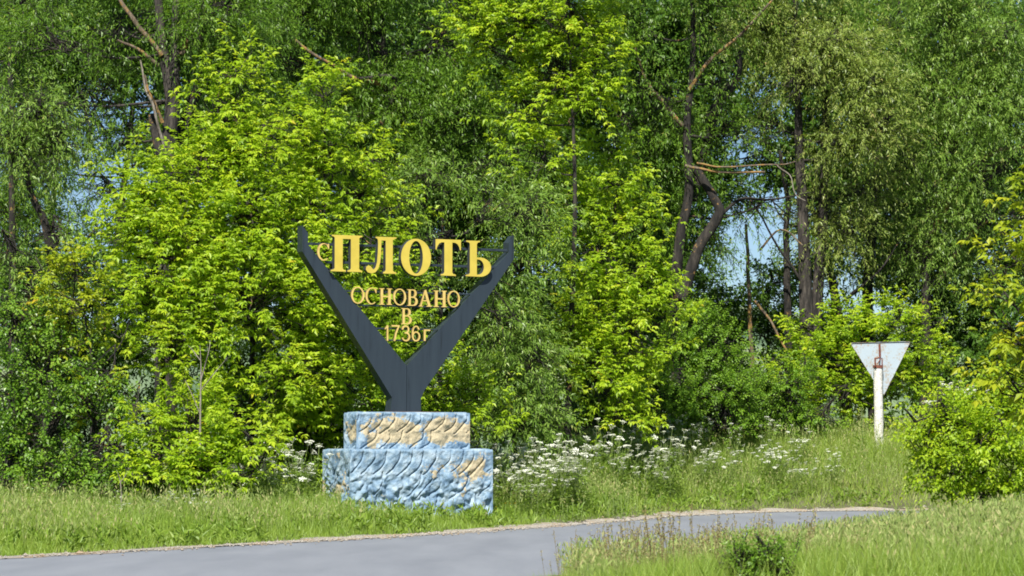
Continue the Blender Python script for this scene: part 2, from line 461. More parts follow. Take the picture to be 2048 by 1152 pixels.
def tree(name, label, cat, base, style, mat, lobes, trunk=None, tr=0.12, extra=(), group=None, barkm='bark_dark', dens=1.0, scale=1.0, clump=None, seed=None, limbs=True, twigs_n=70, trunk_name='trunk', freq=None):
    """base (px, Y); lobes (px,py,dY,rx,rz[,dens]); trunk [(px,py,dY)...] traced; extra [(name, [(px,py,dY)..], r0, r1, mat)]"""
    wil = style == 'willow'
    clump = (0.50 if wil else 0.43) if clump is None else clump + (0.04 if wil else 0)
    freq = (0.95 if wil else 1.5) if freq is None else freq
    if wil: dens = dens * 1.3
    rg = np.random.default_rng(seed if seed is not None else abs(hash(label)) % 99991)
    bx = (base[0] - 1024) / F * base[1]; by = base[1]
    o3 = np.array([bx, by, GZ(bx, by) - 0.03])
    t = thing(name, o3, 0, label, cat, group)
    if trunk: tp = np.array([at(a, b, by + d) for a, b, d in trunk])
    else:
        top = max(lobes, key=lambda l: -l[1]); tp = np.array([at(top[0], top[1], by + top[2])])
    tp = smooth_path(np.vstack([o3[None], tp]), 6)
    wob = np.stack([fbm(tp * 0.9 + 3, 31, 2) - 0.5, fbm(tp * 0.9 + 9, 32, 2) - 0.5, np.zeros(len(tp))], -1) * 0.25
    wob[0] = 0
    if not trunk: tp = tp + wob
    frac = np.linspace(0, 1, len(tp))
    V, T = tubes([(tp - o3, tr * 0.85 * (1 - 0.72 * frac) * (1 + 0.5 * np.exp(-frac * 25)))], 10)
    link(trunk_name, tri_mesh(trunk_name, V, T, None, True), t, MAT[barkm])
    LV = Leaves(); tw = []
    for l in lobes:
        px, py, dY, rx, rz = l[:5]; dd = l[5] if len(l) > 5 else 1.0
        c, P, u = sample_lobe(px, py, by + dY, rx, rz, None, dens * dd, style, rg, clump, freq)
        if len(P) == 0: continue
        p = STY[style]
        D = norm(u * p['out'] + np.array([0, 0, p['up']]) + rg.normal(0, p['rnd'], P.shape))
        TL = rg.uniform(*p['tl'], len(P)) * scale
        grow(LV, P, D, TL, style, rg, scale)
        if limbs:
            cand = tp[tp[:, 2] < c[2] - 0.15]
            if len(cand) == 0: cand = tp[:2]
            a = cand[np.argmin(np.linalg.norm((cand - c) * np.array([1, 1, 0.7]), axis=1))]
            if np.linalg.norm(a - c) > 0.3:
                q = smooth_path([a, a * 0.5 + c * 0.5 + np.array([rg.normal(0, .1), rg.normal(0, .1), -0.12]), c, c + (c - a) * 0.35 + np.array([0, 0, .25])], 4)
                rr = np.linspace(min(0.032, max(0.016, tr * 0.24)), 0.006, len(q))
                V, T = tubes([(q - o3, rr)], 6)
                link('branch', tri_mesh('branch', V, T, None, True), t, MAT[barkm])
            else: q = np.array([c, c])
            k = min(len(P), twigs_n)
            for ii in rg.choice(len(P), k, replace=False):
                s0 = q[rg.integers(len(q) // 2, len(q))]
                e = P[ii] + D[ii] * TL[ii] * 0.7
                e[2] -= STY[style]['droop'] * TL[ii] * 0.4
                mid = (s0 + P[ii]) * 0.5 + rg.normal(0, 0.06, 3)
                tw.append((np.array([s0, mid, P[ii], e]) - o3, np.array([0.012, 0.009, 0.006, 0.003])))
    if tw:
        V, T = tubes(tw, 3)
        tag(link('twigs', tri_mesh('twigs', V, T), t, MAT[barkm]), kind='stuff')
    for e in extra:
        nm, pts, r0, r1, mm = e
        q = smooth_path([at(a, b, by + d) for a, b, d in pts], 5)
        q = q + (fbm(q * 2.2, 41, 2)[:, None] - 0.5) * 0.08
        V, T = tubes([(q - o3, np.linspace(r0, r1, len(q)))], 8)
        link(nm, tri_mesh(nm, V, T, None, True), t, MAT[mm])
    if LV.n:
        me = LV.mesh('foliage', o3)
        tag(link('foliage', me, t, MAT[mat]), kind='stuff')
    return t

# ---------------------------------------------------------------- the village entrance monument
TH = math.radians(26); cT, sT = math.cos(TH), math.sin(TH)
P0 = np.array([(700 - 1024) / F * 43.0, 43.0])
Z0 = GZ(P0[0] + 0.9, P0[1] + 0.9) - 0.02
mon = thing('village_sign', (P0[0], P0[1], Z0), TH, 'dark V-shaped village name sign with gold Cyrillic letters on a two-step blue painted pedestal', 'village sign')

def pl(px, py, v):
    """photo pixel -> (u, z) on the vertical plane v metres behind the pedestal front"""
    r = ray(px, py)
    o = np.array([P0[0] - sT * v, P0[1] + cT * v])
    nrm = np.array([-sT, cT])
    k = np.dot(o - EYE[:2], nrm) / np.dot(r[:2], nrm)
    h = EYE + r * k
    return float((h[0] - o[0]) * cT + (h[1] - o[1]) * sT), float(h[2] - Z0)

def stucco(W_, D_, H_, rows, seed, name, wear):
    """block with pressed stone-pattern relief on its sides; local origin front-left-bottom"""
    VV = []; QQ = []; AA = []; off = 0
    st = 0.014
    def relief(s, z, which):
        rh = H_ / rows
        tz = H_ - z; row = np.floor(tz / rh); f = tz / rh - row
        sp = 0.205
        hgt = np.zeros_like(s)
        p3 = np.stack([s * 3.1 + 7 * which, z * 3.1, s * 0 + seed], -1)
        jit = (fbm(p3, seed, 2) - 0.5)
        g = np.full_like(s, 9.0); lit = np.zeros_like(s)
        for rr in (0, 1):
            ff = f + rr; rw = row - rr
            # groove runs down from the row top then sweeps to the left
            xg = -0.30 * np.clip(ff - 0.25, 0, 2) ** 1.7 + 0.07 * jit + 0.5 * sp * (rw % 2) + np.where(rw > 0, 0.16, 0) * jit + 0.06 * _hash(rw.astype(int), rw.astype(int) * 0, rw.astype(int) * 0, seed)
            ph = (s - xg) / sp
            idx = np.round(ph); dd = (ph - idx) * sp
            jj = _hash(idx.astype(int), rw.astype(int), idx.astype(int) * 0 + which, seed)
            dd = dd + (jj - 0.5) * 0.05
            slope = 0.30 * 1.7 * np.clip(ff - 0.25, 0, 2) ** 0.7 / rh
            dist = np.abs(dd) / np.sqrt(1 + slope ** 2)
            live = (ff < 1.0 + 0.25 * jj) & (tz / rh - rr > -0.01) & ((rw < 1) | (_hash(idx.astype(int), rw.astype(int), idx.astype(int) * 0 + 9, seed + 4) > 0.4))
            wdt = 0.006 + 0.008 * jj
            gg = np.where(live, dist / wdt, 9.0)
            g = np.minimum(g, gg)
        groove = np.exp(-g ** 2)
        lump = fbm(np.stack([s * 6.5, z * 6.5, s * 0 + which * 3.3], -1), seed + 5, 3) - 0.5
        rid = 1 - 2 * np.abs(fbm(np.stack([s * 5 + z * 3, z * 5 - s * 2, s * 0 + which], -1), seed + 9, 2) - 0.5)
        fine = fbm(np.stack([s * 30, z * 30, s * 0], -1), seed + 7, 2) - 0.5
        deep = sstep(0.15, 0.6, tz / H_) if rows > 2 else 0.35
        big_ = np.abs(fbm(np.stack([s * 8 + z * 5, z * 7 - s * 3, s * 0 + 2 + which], -1), seed + 11, 2) - 0.5)
        return (0.05 + 0.05 * deep) * lump + 0.03 * (rid - 0.8) + 0.15 * deep * (big_ - 0.1) + 0.012 * fine - 0.036 * groove, groove
    faces = [((0, 0), (1, 0), W_, 0), ((W_, 0), (0, 1), D_, 1), ((W_, D_), (-1, 0), W_, 2), ((0, D_), (0, -1), D_, 3)]
    for (ox, oy), (dx, dy), Ln, wch in faces:
        res = st if wch in (0, 3) else 0.05
        ns = max(4, int(Ln / res)); nz = max(4, int(H_ / (res * 1.0)))
        s, z = np.meshgrid(np.linspace(0, Ln, ns), np.linspace(0, H_, nz))
        h, gr = relief(s, z, wch)
        ew = np.clip(np.minimum(s, Ln - s) / 0.05, 0, 1) * np.clip((H_ - z) / 0.04, 0, 1)
        rough = 0.012 * (fbm(np.stack([s * 9, z * 9, s * 0 + 4 + wch * 2], -1), seed + 3, 2) - 0.5)
        h = h * ew + 0.0
        edge_r = 0.02 * (1 - np.clip((H_ - z) / 0.03, 0, 1)) ** 2
        nxn, nyn = dy, -dx
        rx = ox + dx * s + nxn * (h - edge_r); ry = oy + dy * s + nyn * (h - edge_r)
        zz = z + 0.6 * rough * ew
        VV.append(np.stack([rx, ry, zz], -1).reshape(-1, 3))
        i = np.arange(nz - 1)[:, None] * ns + np.arange(ns - 1)[None]
        QQ.append(np.stack([i, i + 1, i + ns + 1, i + ns], -1).reshape(-1, 4) + off)
        AA.append(wear(s, z, wch, h, gr).ravel()); off += ns * nz
    # top slab surface, slightly domed and rough
    n1, n2 = 60, 30
    a, b = np.meshgrid(np.linspace(-0.002, W_ + 0.002, n1), np.linspace(-0.002, D_ + 0.002, n2))
    e = np.minimum(np.minimum(a, W_ - a), np.minimum(b, D_ - b))
    a2 = np.clip(a, 0.0, W_); b2 = np.clip(b, 0.0, D_)
    inx = 0.02
    a2 = inx + a2 * (W_ - 2 * inx) / W_; b2 = inx + b2 * (D_ - 2 * inx) / D_
    zt = H_ + 0.012 * np.clip(e / 0.03, 0, 1) + 0.01 * (fbm(np.stack([a * 5, b * 5, a * 0], -1), seed, 2) - 0.5) * np.clip(e / 0.03, 0, 1)
    VV.append(np.stack([a2, b2, zt], -1).reshape(-1, 3))
    i = np.arange(n2 - 1)[:, None] * n1 + np.arange(n1 - 1)[None]
    QQ.append(np.stack([i, i + 1, i + n1 + 1, i + n1], -1).reshape(-1, 4) + off)
    AA.append(np.full(n1 * n2, 0.0))
    return quad_mesh(name, np.concatenate(VV), np.concatenate(QQ), True, np.concatenate(AA))

m, nt, bs = new_mat('peeling_blue_paint')
ta = nt.nodes.new('ShaderNodeAttribute'); ta.attribute_name = 'tint'
nb = noise(nt, 4.0, 5, 0.7); nf = noise(nt, 30, 3, 0.7)
blue = ramp(nt, nb, [(0.3, (0.065, 0.135, 0.235)), (0.47, (0.17, 0.265, 0.36)), (0.66, (0.36, 0.45, 0.52))])
cream = ramp(nt, nf, [(0.3, (0.30, 0.245, 0.15)), (0.7, (0.47, 0.41, 0.27))])
nk = noise(nt, 16, 8, 0.75)
ad = nt.nodes.new('ShaderNodeMath'); ad.operation = 'MULTIPLY_ADD'; ad.inputs[1].default_value = 0.8
nt.links.new(nk, ad.inputs[0]); nt.links.new(ta.outputs['Fac'], ad.inputs[2])
c = mixc(nt, ramp(nt, ad.outputs[0], [(0.885, (0, 0, 0)), (0.905, (1, 1, 1))]), blue, cream)
nt.links.new(c, bs.inputs['Base Color']); bs.inputs['Roughness'].default_value = 0.75
bump(nt, bs, nf, 0.9, 0.014)
PAINT = m

zL = 0.5 * (pl(700, 898, 0)[1] + pl(988, 900, 0)[1])
zU = 0.5 * (pl(711, 823, 0.29)[1] + pl(940, 828, 0.29)[1])
def wear_low(s, z, w, h, gr):
    nse = fbm(np.stack([s * 3.2, z * 3.2, s * 0 + w * 5], -1), 51, 4) + 0.10 * (fbm(np.stack([s * 22, z * 22, s * 0], -1), 52, 2) - 0.5)
    v = 0.66 * nse + 0.5 * h
    if w == 0:
        v = v + 0.15 * np.exp(-(((s - 2.0) / 0.36) ** 2 + ((z - zL * 0.74) / 0.14) ** 2)) + 0.14 * np.exp(-(((s - 1.35) / 0.35) ** 2 + ((z - zL * 0.72) / 0.1) ** 2)) - 0.04
    if w == 3: v = v + 0.06
    v = v + 0.13 * (fbm(np.stack([s * 11, z * 11, s * 0 + 1], -1), 57, 2) - 0.45)
    return v + 0.025 - 0.2 * sstep(0.05, 0.0, zL - z)
def wear_up(s, z, w, h, gr):
    hh = zU - zL
    nse = fbm(np.stack([s * 3.6, z * 3.6, s * 0 + w * 5 + 2], -1), 61, 4) + 0.12 * (fbm(np.stack([s * 24, z * 24, s * 0], -1), 62, 2) - 0.5)
    v = 0.72 * nse + 0.14 * (fbm(np.stack([s * 12, z * 12, s * 0 + 1], -1), 67, 2) - 0.5)
    band = np.exp(-(((z - hh * 0.46) / (hh * 0.34)) ** 4)) * (0.12 + 0.26 * sstep(0.12, 0.4, s / 1.9))
    return v + band - 0.03
low = link('pedestal_base', stucco(2.396, 1.08, zL, 3, 3, 'pedestal_base', wear_low), mon, PAINT)
upb = link('pedestal_block', stucco(1.91, 0.5, zU - zL - 0.012, 2, 8, 'pedestal_block', wear_up), mon, PAINT)
upb.location = (0.23, 0.29, zL + 0.012)
tag(low, 'pale blue lower step with stone pattern relief and bare cream patch at right')
tag(upb, 'upper step with blue paint worn to cream across the middle')

# steel V
m, nt, bs = new_mat('slate_painted_steel')
s1 = noise(nt, 7, 3, 0.6, mapscale=(1.3, 1.3, 0.12)); s2 = noise(nt, 55, 3)
c = ramp(nt, s1, [(0.30, (0.010, 0.014, 0.018)), (0.42, (0.021, 0.031, 0.042)), (0.8, (0.028, 0.041, 0.053))])
s3 = noise(nt, 7, 5, 0.8)
c = mixc(nt, ramp(nt, s3, [(0.70, (0, 0, 0)), (0.74, (0.8, 0.8, 0.8))]), c, (0.16, 0.07, 0.035))
nt.links.new(c, bs.inputs['Base Color']); bs.inputs['Roughness'].default_value = 0.42
bump(nt, bs, s1, 0.15, 0.01)
STEEL = m
m, nt, bs = new_mat('gold_paint')
g1 = noise(nt, 5, 3)
nt.links.new(ramp(nt, g1, [(0.3, (0.47, 0.37, 0.05)), (0.7, (0.57, 0.45, 0.07))]), bs.inputs['Base Color'])
bs.inputs['Roughness'].default_value = 0.5
GOLD = m
m, nt, bs = new_mat('pale_gold_paint')
nt.links.new(ramp(nt, noise(nt, 9, 3), [(0.3, (0.50, 0.35, 0.085)), (0.7, (0.63, 0.47, 0.15))]), bs.inputs['Base Color'])
bs.inputs['Roughness'].default_value = 0.55
GOLD2 = m
m, nt, bs = new_mat('rusty_edge')
bs.inputs['Base Color'].default_value = (0.16, 0.075, 0.04, 1); bs.inputs['Roughness'].default_value = 0.8
RUSTY = m
m, nt, bs = new_mat('dark_letter_side')
bs.inputs['Base Color'].default_value = (0.035, 0.04, 0.05, 1); bs.inputs['Roughness'].default_value = 0.6
DARK = m

m, nt, bs = new_mat('aged_gold_side')
bs.inputs['Base Color'].default_value = (0.22, 0.14, 0.06, 1); bs.inputs['Roughness'].default_value = 0.7
SIDE2 = m

def extrude_loops(name, loops, y0, y1, mats, front_only=True):
    """loops in (u,z); solid between depth y0 (front) and y1 (back)"""
    cu = bpy.data.curves.new(name, 'CURVE'); cu.dimensions = '2D'; cu.fill_mode = 'BOTH'; cu.extrude = (y1 - y0) / 2
    for lp in loops:
        sp = cu.splines.new('POLY'); sp.points.add(len(lp) - 1)
        for q, (a, b) in zip(sp.points, lp): q.co = (a, b, 0, 1)
        sp.use_cyclic_u = True
    ob = bpy.data.objects.new(name, cu); C.collection.objects.link(ob)
    dg = bpy.context.evaluated_depsgraph_get()
    me = bpy.data.meshes.new_from_object(ob.evaluated_get(dg))
    bpy.data.objects.remove(ob); bpy.data.curves.remove(cu)
    me.name = name
    me.transform(Matrix(((1, 0, 0, 0), (0, 0, -1, (y0 + y1) / 2), (0, 1, 0, 0), (0, 0, 0, 1))))
    me.materials.clear()
    for q in mats: me.materials.append(q)
    me.update()
    for p in me.polygons:
        p.use_smooth = False
        if len(mats) > 1: p.material_index = 0 if (abs(p.normal.y) > 0.7 and p.center.y < (y0 + y1) / 2) else 1
    return me

YF, YB = 0.44, 0.65
zb = zU + 0.006
px_left = [(605, 451), (616, 466), (616, 489), (813, 731)]
px_leftout = [(784, 795), (605, 503)]
seam = 814
lp = [pl(a, b, YF) for a, b in px_left]; bu = pl(813, 822, YF)[0]
l2 = pl(784, 795, YF); l3 = pl(605, 503, YF)
armL = [l3] + lp + [(lp[3][0], zb), (l2[0] - 0.03, zb), l2]
armR0 = [(bu + 0.006, 0)] 
r = [pl(a, b, YF) for a, b in [(1018, 505), (1018, 485), (1028, 471), (1028, 518), (849, 781), (842, 797)]]
armR = [(lp[3][0] + 0.008, lp[3][1])] + r + [(r[-1][0], zb), (lp[3][0] + 0.008, zb)]
link('left_arm', extrude_loops('arm', [armL], YF, YB, [STEEL]), mon).name = 'arm'
link('arm', extrude_loops('arm', [armR], YF + 0.002, YB, [STEEL]), mon)
# seam strip behind the joint, base plate with rust
def box(name, a, b, parent, mat, bev=0.0):
    (x0, y0, z0), (x1, y1, z1) = a, b
    V = np.array([[x, y, z] for x in (x0, x1) for y in (y0, y1) for z in (z0, z1)], float)
    Q = [[0, 1, 3, 2], [4, 6, 7, 5], [0, 4, 5, 1], [2, 3, 7, 6], [0, 2, 6, 4], [1, 5, 7, 3]]
    me = bpy.data.meshes.new(name); me.from_pydata(V.tolist(), [], Q); me.update()
    o = link(name, me, parent, mat)
    if bev:
        md = o.modifiers.new('bevel', 'BEVEL'); md.width = bev; md.segments = 2
    return o
box('seam_strip', (lp[3][0] - 0.004, YF + 0.02, zb), (lp[3][0] + 0.012, YB - 0.02, lp[3][1] - 0.03), mon, DARK)
box('base_plate', (l2[0] - 0.10, YF - 0.05, zU + 0.002), (r[-1][0] + 0.30, YB + 0.05, zU + 0.018), mon, RUSTY)
# crossbars (photo coordinates of the enlarged crop)
def zc(x, y): return (560 + x / 3.716, 430 + y / 3.716)
VB0, VB1 = 0.455, 0.495
bars = [((205, 205), (1690, 270)), ((345, 342), (1600, 396)), ((478, 560), (1420, 592)), ((585, 668), (1330, 690)), ((715, 838), (1175, 856)), ((795, 928), (1090, 936))]
for a, b in bars:
    (u0, za), (u1, zb_) = pl(*zc(*a), VB0), pl(*zc(*b), VB0)
    zc_ = (za + zb_) / 2; hw = 0.019 if a[0] < 400 else 0.012
    box('crossbar', (u0, VB0, zc_ - hw), (u1, VB1, zc_ + hw), mon, STEEL, 0.004)

# glyph outlines in unit boxes -------------------------------------------------
def arc(cx, cy, rx, ry, a0, a1, n=16):
    return [(cx + rx * math.cos(math.radians(a)), cy + ry * math.sin(math.radians(a))) for a in np.linspace(a0, a1, n)]
def ring(ix, iy, n=36, ox=0.5, oy=0.5):
    return [arc(0.5, 0.5, ox, oy, 0, 360 * (1 - 1 / n), n), arc(0.5, 0.5, ix, iy, 0, 360 * (1 - 1 / n), n)]
def serif_stem_pts(x0, x1, s0, s1):
    return None
G = {}
G['PI'] = [[(0.03, 1), (1.0, 1), (1.0, .965), (.93, .95), (.90, .92), (.90, .09), (.93, .055), (1.0, .035), (1.0, 0), (.53, 0), (.53, .035), (.60, .055), (.635, .09), (.635, .895), (.38, .895), (.38, .09), (.41, .055), (.48, .035), (.48, 0), (0, 0), (0, .035), (.09, .055), (.125, .09), (.125, .92), (.10, .95), (.03, .965)]]
G['EL'] = [[(.33, 1), (1, 1), (1, .965), (.93, .95), (.885, .92), (.885, .09), (.93, .055), (1, .035), (1, 0), (.57, 0), (.57, .035), (.62, .055), (.655, .09), (.655, .90), (.52, .90), (.505, .55), (.48, .3), (.42, .13), (.33, .03), (.2, -.01), (.08, .02), (.02, .09), (.03, .17), (.10, .21), (.18, .19), (.22, .13), (.27, .10), (.33, .16), (.375, .3), (.40, .55), (.41, .80), (.405, .91), (.38, .95), (.33, .965)]]
G['O'] = ring(0.225, 0.44)
G['TE'] = [[(0, 1), (1, 1), (1.0, .72), (.965, .70), (.93, .80), (.86, .88), (.77, .915), (.66, .92), (.66, .09), (.70, .05), (.80, .035), (.80, 0), (.20, 0), (.20, .035), (.30, .05), (.345, .09), (.345, .92), (.23, .915), (.14, .88), (.07, .80), (.035, .70), (0, .72)]]
G['SOFT'] = [[(.02, 1), (.56, 1), (.56, .965), (.48, .95), (.44, .91), (.44, .535)] + arc(.56, .265, .44, .27, 88, -90, 18) + [(0, 0), (0, .035), (.12, .055), (.165, .09), (.165, .91), (.12, .95), (.02, .965)],
             [(.44, .475)] + arc(.50, .265, .215, .21, 88, -88, 14) + [(.44, .05)]]
def ces(th, inner_x):
    return [arc(.52, .5, .52, .5, 42, 318, 30) + [(1.0, .22), (.93, .2)] + arc(.56, .5, inner_x, .5 - th, 312, 48, 26) + [(.90, .70), (.94, .70)]]
G['ES'] = [arc(.52, .5, .52, .5, 55, 312, 30) + arc(.57, .5, .395, .445, 308, 62, 26) + [(.88, .68), (.95, .68), (.95, .97), (.89, .97)]]
G['EN'] = [[(0, 1), (.40, 1), (.40, .96), (.30, .94), (.30, .54), (.70, .54), (.70, .94), (.60, .96), (.60, 1), (1, 1), (1, .96), (.90, .94), (.90, .06), (1, .04), (1, 0), (.60, 0), (.60, .04), (.70, .06), (.70, .46), (.30, .46), (.30, .06), (.40, .04), (.40, 0), (0, 0), (0, .04), (.11, .06), (.11, .94), (0, .96)]]
G['OR'] = ring(0.36, 0.435)
G['VE'] = [[(0, 1)] + [(.55, 1)] + arc(.58, .76, .30, .24, 90, -75, 12) + arc(.60, .27, .38, .27, 78, -90, 14) + [(0, 0), (0, .04), (.12, .06), (.12, .94), (0, .96)],
           [(.32, .94)] + arc(.52, .75, .15, .19, 90, -90, 10) + [(.32, .56)],
           [(.32, .49)] + arc(.54, .275, .22, .215, 90, -90, 12) + [(.32, .06)]]
G['A'] = [[(.45, 1), (.56, 1), (.90, .09), (1.0, .04), (1.0, 0), (.60, 0), (.60, .04), (.70, .07), (.61, .32), (.29, .32), (.20, .07), (.30, .04), (.30, 0), (0, 0), (0, .04), (.09, .08)],
          [(.32, .39), (.585, .39), (.455, .76)]]
G['1'] = [[(.56, 1), (.74, 1), (.74, 0), (.54, 0), (.54, .82), (.42, .76), (.30, .72), (.30, .79), (.44, .87)]]
G['7'] = [[(0, 1), (1, 1), (1, .93), (.66, .50), (.47, 0), (.27, 0), (.46, .48), (.78, .90), (0, .90)]]
G['3'] = [[(.0, .74), (.06, .90), (.2, .98)] + arc(.47, .75, .40, .25, 90, -50, 12) + arc(.48, .28, .50, .29, 48, -90, 14) + arc(.46, .28, .46, .28, -100, -165, 8) + [(.20, .24)] + arc(.47, .28, .32, .205, -150, 88, 16) + [(.34, .49), (.34, .56)] + arc(.45, .74, .25, .175, -90, 120, 14) + [(.22, .80), (.18, .72)]]
G['6'] = [arc(.5, .5, .5, .5, 30, 90, 8) + arc(.5, .5, .5, .5, 90, 180, 12) + arc(.5, .32, .5, .32, 185, 360, 16) + arc(.5, .32, .5, .32, 0, 110, 10) + [(.22, .55)] + arc(.5, .60, .32, .32, 170, 60, 8) + [(.70, .76)],
          arc(.5, .32, .32, .235, 0, 340, 18)]
G['GHE'] = [[(0, 1), (1, 1), (1, .88), (.27, .88), (.27, 0), (0, 0)]]

VL = 0.355   # front plane of the big letters
def letter(g, bb, mats, thick, v):
    x0, x1, y0, y1 = bb
    xm, ym = (x0 + x1) / 2, (y0 + y1) / 2
    u0 = pl(*zc(x0, ym), v)[0]; u1 = pl(*zc(x1, ym), v)[0]
    zt = pl(*zc(xm, y0), v)[1]; zbt = pl(*zc(xm, y1), v)[1]
    loops = [[(u0 + a * (u1 - u0), zbt + b * (zt - zbt)) for a, b in lp_] for lp_ in G[g]]
    return link('letter', extrude_loops('letter', loops, v, v + thick, mats), mon)
big = [('PI', (377, 612, 150, 421)), ('EL', (634, 865, 162, 434)), ('O', (899, 1123, 176, 452)), ('TE', (1156, 1345, 182, 451)), ('SOFT', (1380, 1569, 192, 457))]
for g, bb in big: letter(g, bb, [GOLD, DARK], 0.10, VL)
small = [('ES', (277, 370, 209, 339)),
         ('OR', (529, 628, 533, 659)), ('ES', (636, 722, 540, 664)), ('EN', (738, 833, 545, 667)), ('OR', (842, 938, 547, 672)), ('VE', (947, 1026, 553, 675)), ('A', (1034, 1128, 557, 681)), ('EN', (1142, 1240, 562, 684)), ('OR', (1245, 1338, 562, 686)),
         ('VE', (902, 982, 693, 812)),
         ('1', (764, 820, 819, 934)), ('7', (830, 889, 818, 936)), ('3', (905, 970, 820, 938)), ('6', (981, 1043, 822, 940)), ('GHE', (1070, 1117, 851, 936))]
for g, bb in small: letter(g, bb, [GOLD2, SIDE2], 0.03, VB0 - 0.032)

# ---------------------------------------------------------------- give-way sign seen from behind
SY = 57.0
sx = (1757 - 1024) / F * SY; sz = GZ(sx, SY)
gw = thing('road_sign', (sx, SY, sz), 0, 'back of a triangular give way sign on a leaning whitewashed concrete post', 'road sign')
so = np.array([sx, SY, sz])
def sp(px, py, dy=0.0): return at(px, py, SY + dy) - so
m, nt, bs = new_mat('weathered_sign_back')
w1 = noise(nt, 2.2, 5, 0.75); w2 = noise(nt, 22, 4, 0.8)
mul = nt.nodes.new('ShaderNodeMath'); mul.operation = 'MULTIPLY'; nt.links.new(w1, mul.inputs[0]); nt.links.new(w2, mul.inputs[1])
c = mixc(nt, ramp(nt, mul.outputs[0], [(0.25, (0, 0, 0)), (0.33, (1, 1, 1))]), (0.34, 0.41, 0.46), (0.30, 0.23, 0.15))
nt.links.new(c, bs.inputs['Base Color']); bs.inputs['Roughness'].default_value = 0.55
SBACK = m
A, B, Cc = sp(1700, 685.5), sp(1821.5, 682.5), sp(1767, 792)
def rounded_tri(A, B, Cc, r, inset=0.0):
    pts = []
    P_ = [A, B, Cc]; cen = sum(P_) / 3
    P_ = [p + (cen - p) * inset for p in P_]
    for k in range(3):
        p, q, s_ = P_[k], P_[(k - 1) % 3], P_[(k + 1) % 3]
        a = p + norm(q - p) * r; b = p + norm(s_ - p) * r
        for t_ in np.linspace(0, 1, 6):
            pts.append((1 - t_) ** 2 * a + 2 * t_ * (1 - t_) * p + t_ ** 2 * b)
    return np.array(pts)
def plate(name, outer, dy0, dy1, mat, parent):
    n = len(outer); V = np.concatenate([outer + [0, dy0, 0], outer + [0, dy1, 0]])
    me = bpy.data.meshes.new(name)
    fs = [list(range(n)), list(range(2 * n - 1, n - 1, -1))] + [[k, k + n, (k + 1) % n + n, (k + 1) % n] for k in range(n)]
    me.from_pydata(V.tolist(), [], fs); me.update()
    return link(name, me, parent, mat)
tri = rounded_tri(A, B, Cc, 0.06)
m_red, nt, bs = new_mat('white_sign_face'); bs.inputs['Base Color'].default_value = (0.75, 0.75, 0.72, 1)
sp_ = plate('sign_plate', tri, 0.0, 0.004, SBACK, gw)
# folded rim standing towards the viewer side
tri2 = rounded_tri(A, B, Cc, 0.055, 0.018)
n = len(tri); V = np.concatenate([tri + [0, 0.002, 0], tri + [0, -0.022, 0], tri2 + [0, -0.022, 0], tri2 + [0, -0.001, 0]])
Q = []
for k in range(n):
    k2 = (k + 1) % n
    for a in range(3): Q.append([a * n + k, a * n + k2, (a + 1) * n + k2, (a + 1) * n + k])
me = bpy.data.meshes.new('rim'); me.from_pydata(V.tolist(), [], Q); me.update()
m, nt, bs = new_mat('rusty_rim'); nt.links.new(ramp(nt, noise(nt, 14, 3), [(0.4, (0.2, 0.13, 0.08)), (0.6, (0.42, 0.46, 0.48))]), bs.inputs['Base Color'])
link('rim', me, gw, m)
# concrete post
m, nt, bs = new_mat('whitewashed_concrete')
c1 = noise(nt, 14, 5, 0.8); c2 = noise(nt, 3, 3)
c = ramp(nt, c1, [(0.28, (0.30, 0.28, 0.25)), (0.45, (0.62, 0.60, 0.55)), (0.65, (0.78, 0.77, 0.72))])
nt.links.new(c, bs.inputs['Base Color']); bs.inputs['Roughness'].default_value = 0.9
bump(nt, bs, c1, 1.0, 0.03)
CONC = m
p0 = sp(1758, 885, -0.16); p0[2] = -0.2
top = sp(1756, 733, -0.16)
q = np.array([p0 * (1 - t_) + top * t_ for t_ in np.linspace(0, 1, 26)])
rr = np.linspace(0.095, 0.088, 26)
V, T = tubes([(q, rr)], 14)
nn_ = (fbm(V * 7, 71, 3) - 0.5)
cen = np.repeat(q, 14, axis=0); V = cen + (V - cen) * (1 + 0.22 * nn_)[:, None]
V = np.vstack([V, top]); k0 = 25 * 14
T = np.vstack([T, [[k0 + a, k0 + (a + 1) % 14, len(V) - 1] for a in range(14)]])
link('post', tri_mesh('post', V, T, None, True), gw, CONC)
m, nt, bs = new_mat('red_brown_rust')
nt.links.new(ramp(nt, noise(nt, 20, 3), [(0.3, (0.10, 0.03, 0.02)), (0.7, (0.22, 0.07, 0.04))]), bs.inputs['Base Color']); bs.inputs['Roughness'].default_value = 0.8
RUST = m
def bar(name, pts, r_, mat, sides=6):
    V, T = tubes([(np.array(pts), r_)], sides); return link(name, tri_mesh(name, V, T), gw, mat)
bar('bracket', [sp(1759, 688, -0.03), sp(1760, 714, -0.03)], 0.022, RUST, 4)
bar('bracket', [sp(1760, 713, -0.04), sp(1757, 716, -0.2), sp(1750, 717, -0.27)], 0.014, RUST, 4)
bar('bracket', [sp(1750, 716, -0.27), sp(1751, 733, -0.28)], 0.016, RUST, 4)
bar('bracket', [sp(1764, 716, -0.1), sp(1764.5, 733, -0.12)], 0.012, RUST, 4)
bar('bracket', [sp(1762, 716, -0.26), sp(1755, 728, -0.27)], 0.010, RUST, 4)
band = [top + np.array([0.102 * math.cos(a), 0.102 * math.sin(a), 0.0]) for a in np.linspace(0, 2 * math.pi, 17)]
V = np.concatenate([np.array(band) + [0, 0, dz_] for dz_ in (-0.03, 0.025)])
V = np.vstack([V, (V - top) * [0.93, 0.93, 1] + top])
Q = []
for k in range(16): Q += [[k, k + 1, k + 18, k + 17], [k + 34, k + 51, k + 52, k + 35], [k + 17, k + 18, k + 52, k + 51], [k, k + 34, k + 35, k + 1]]
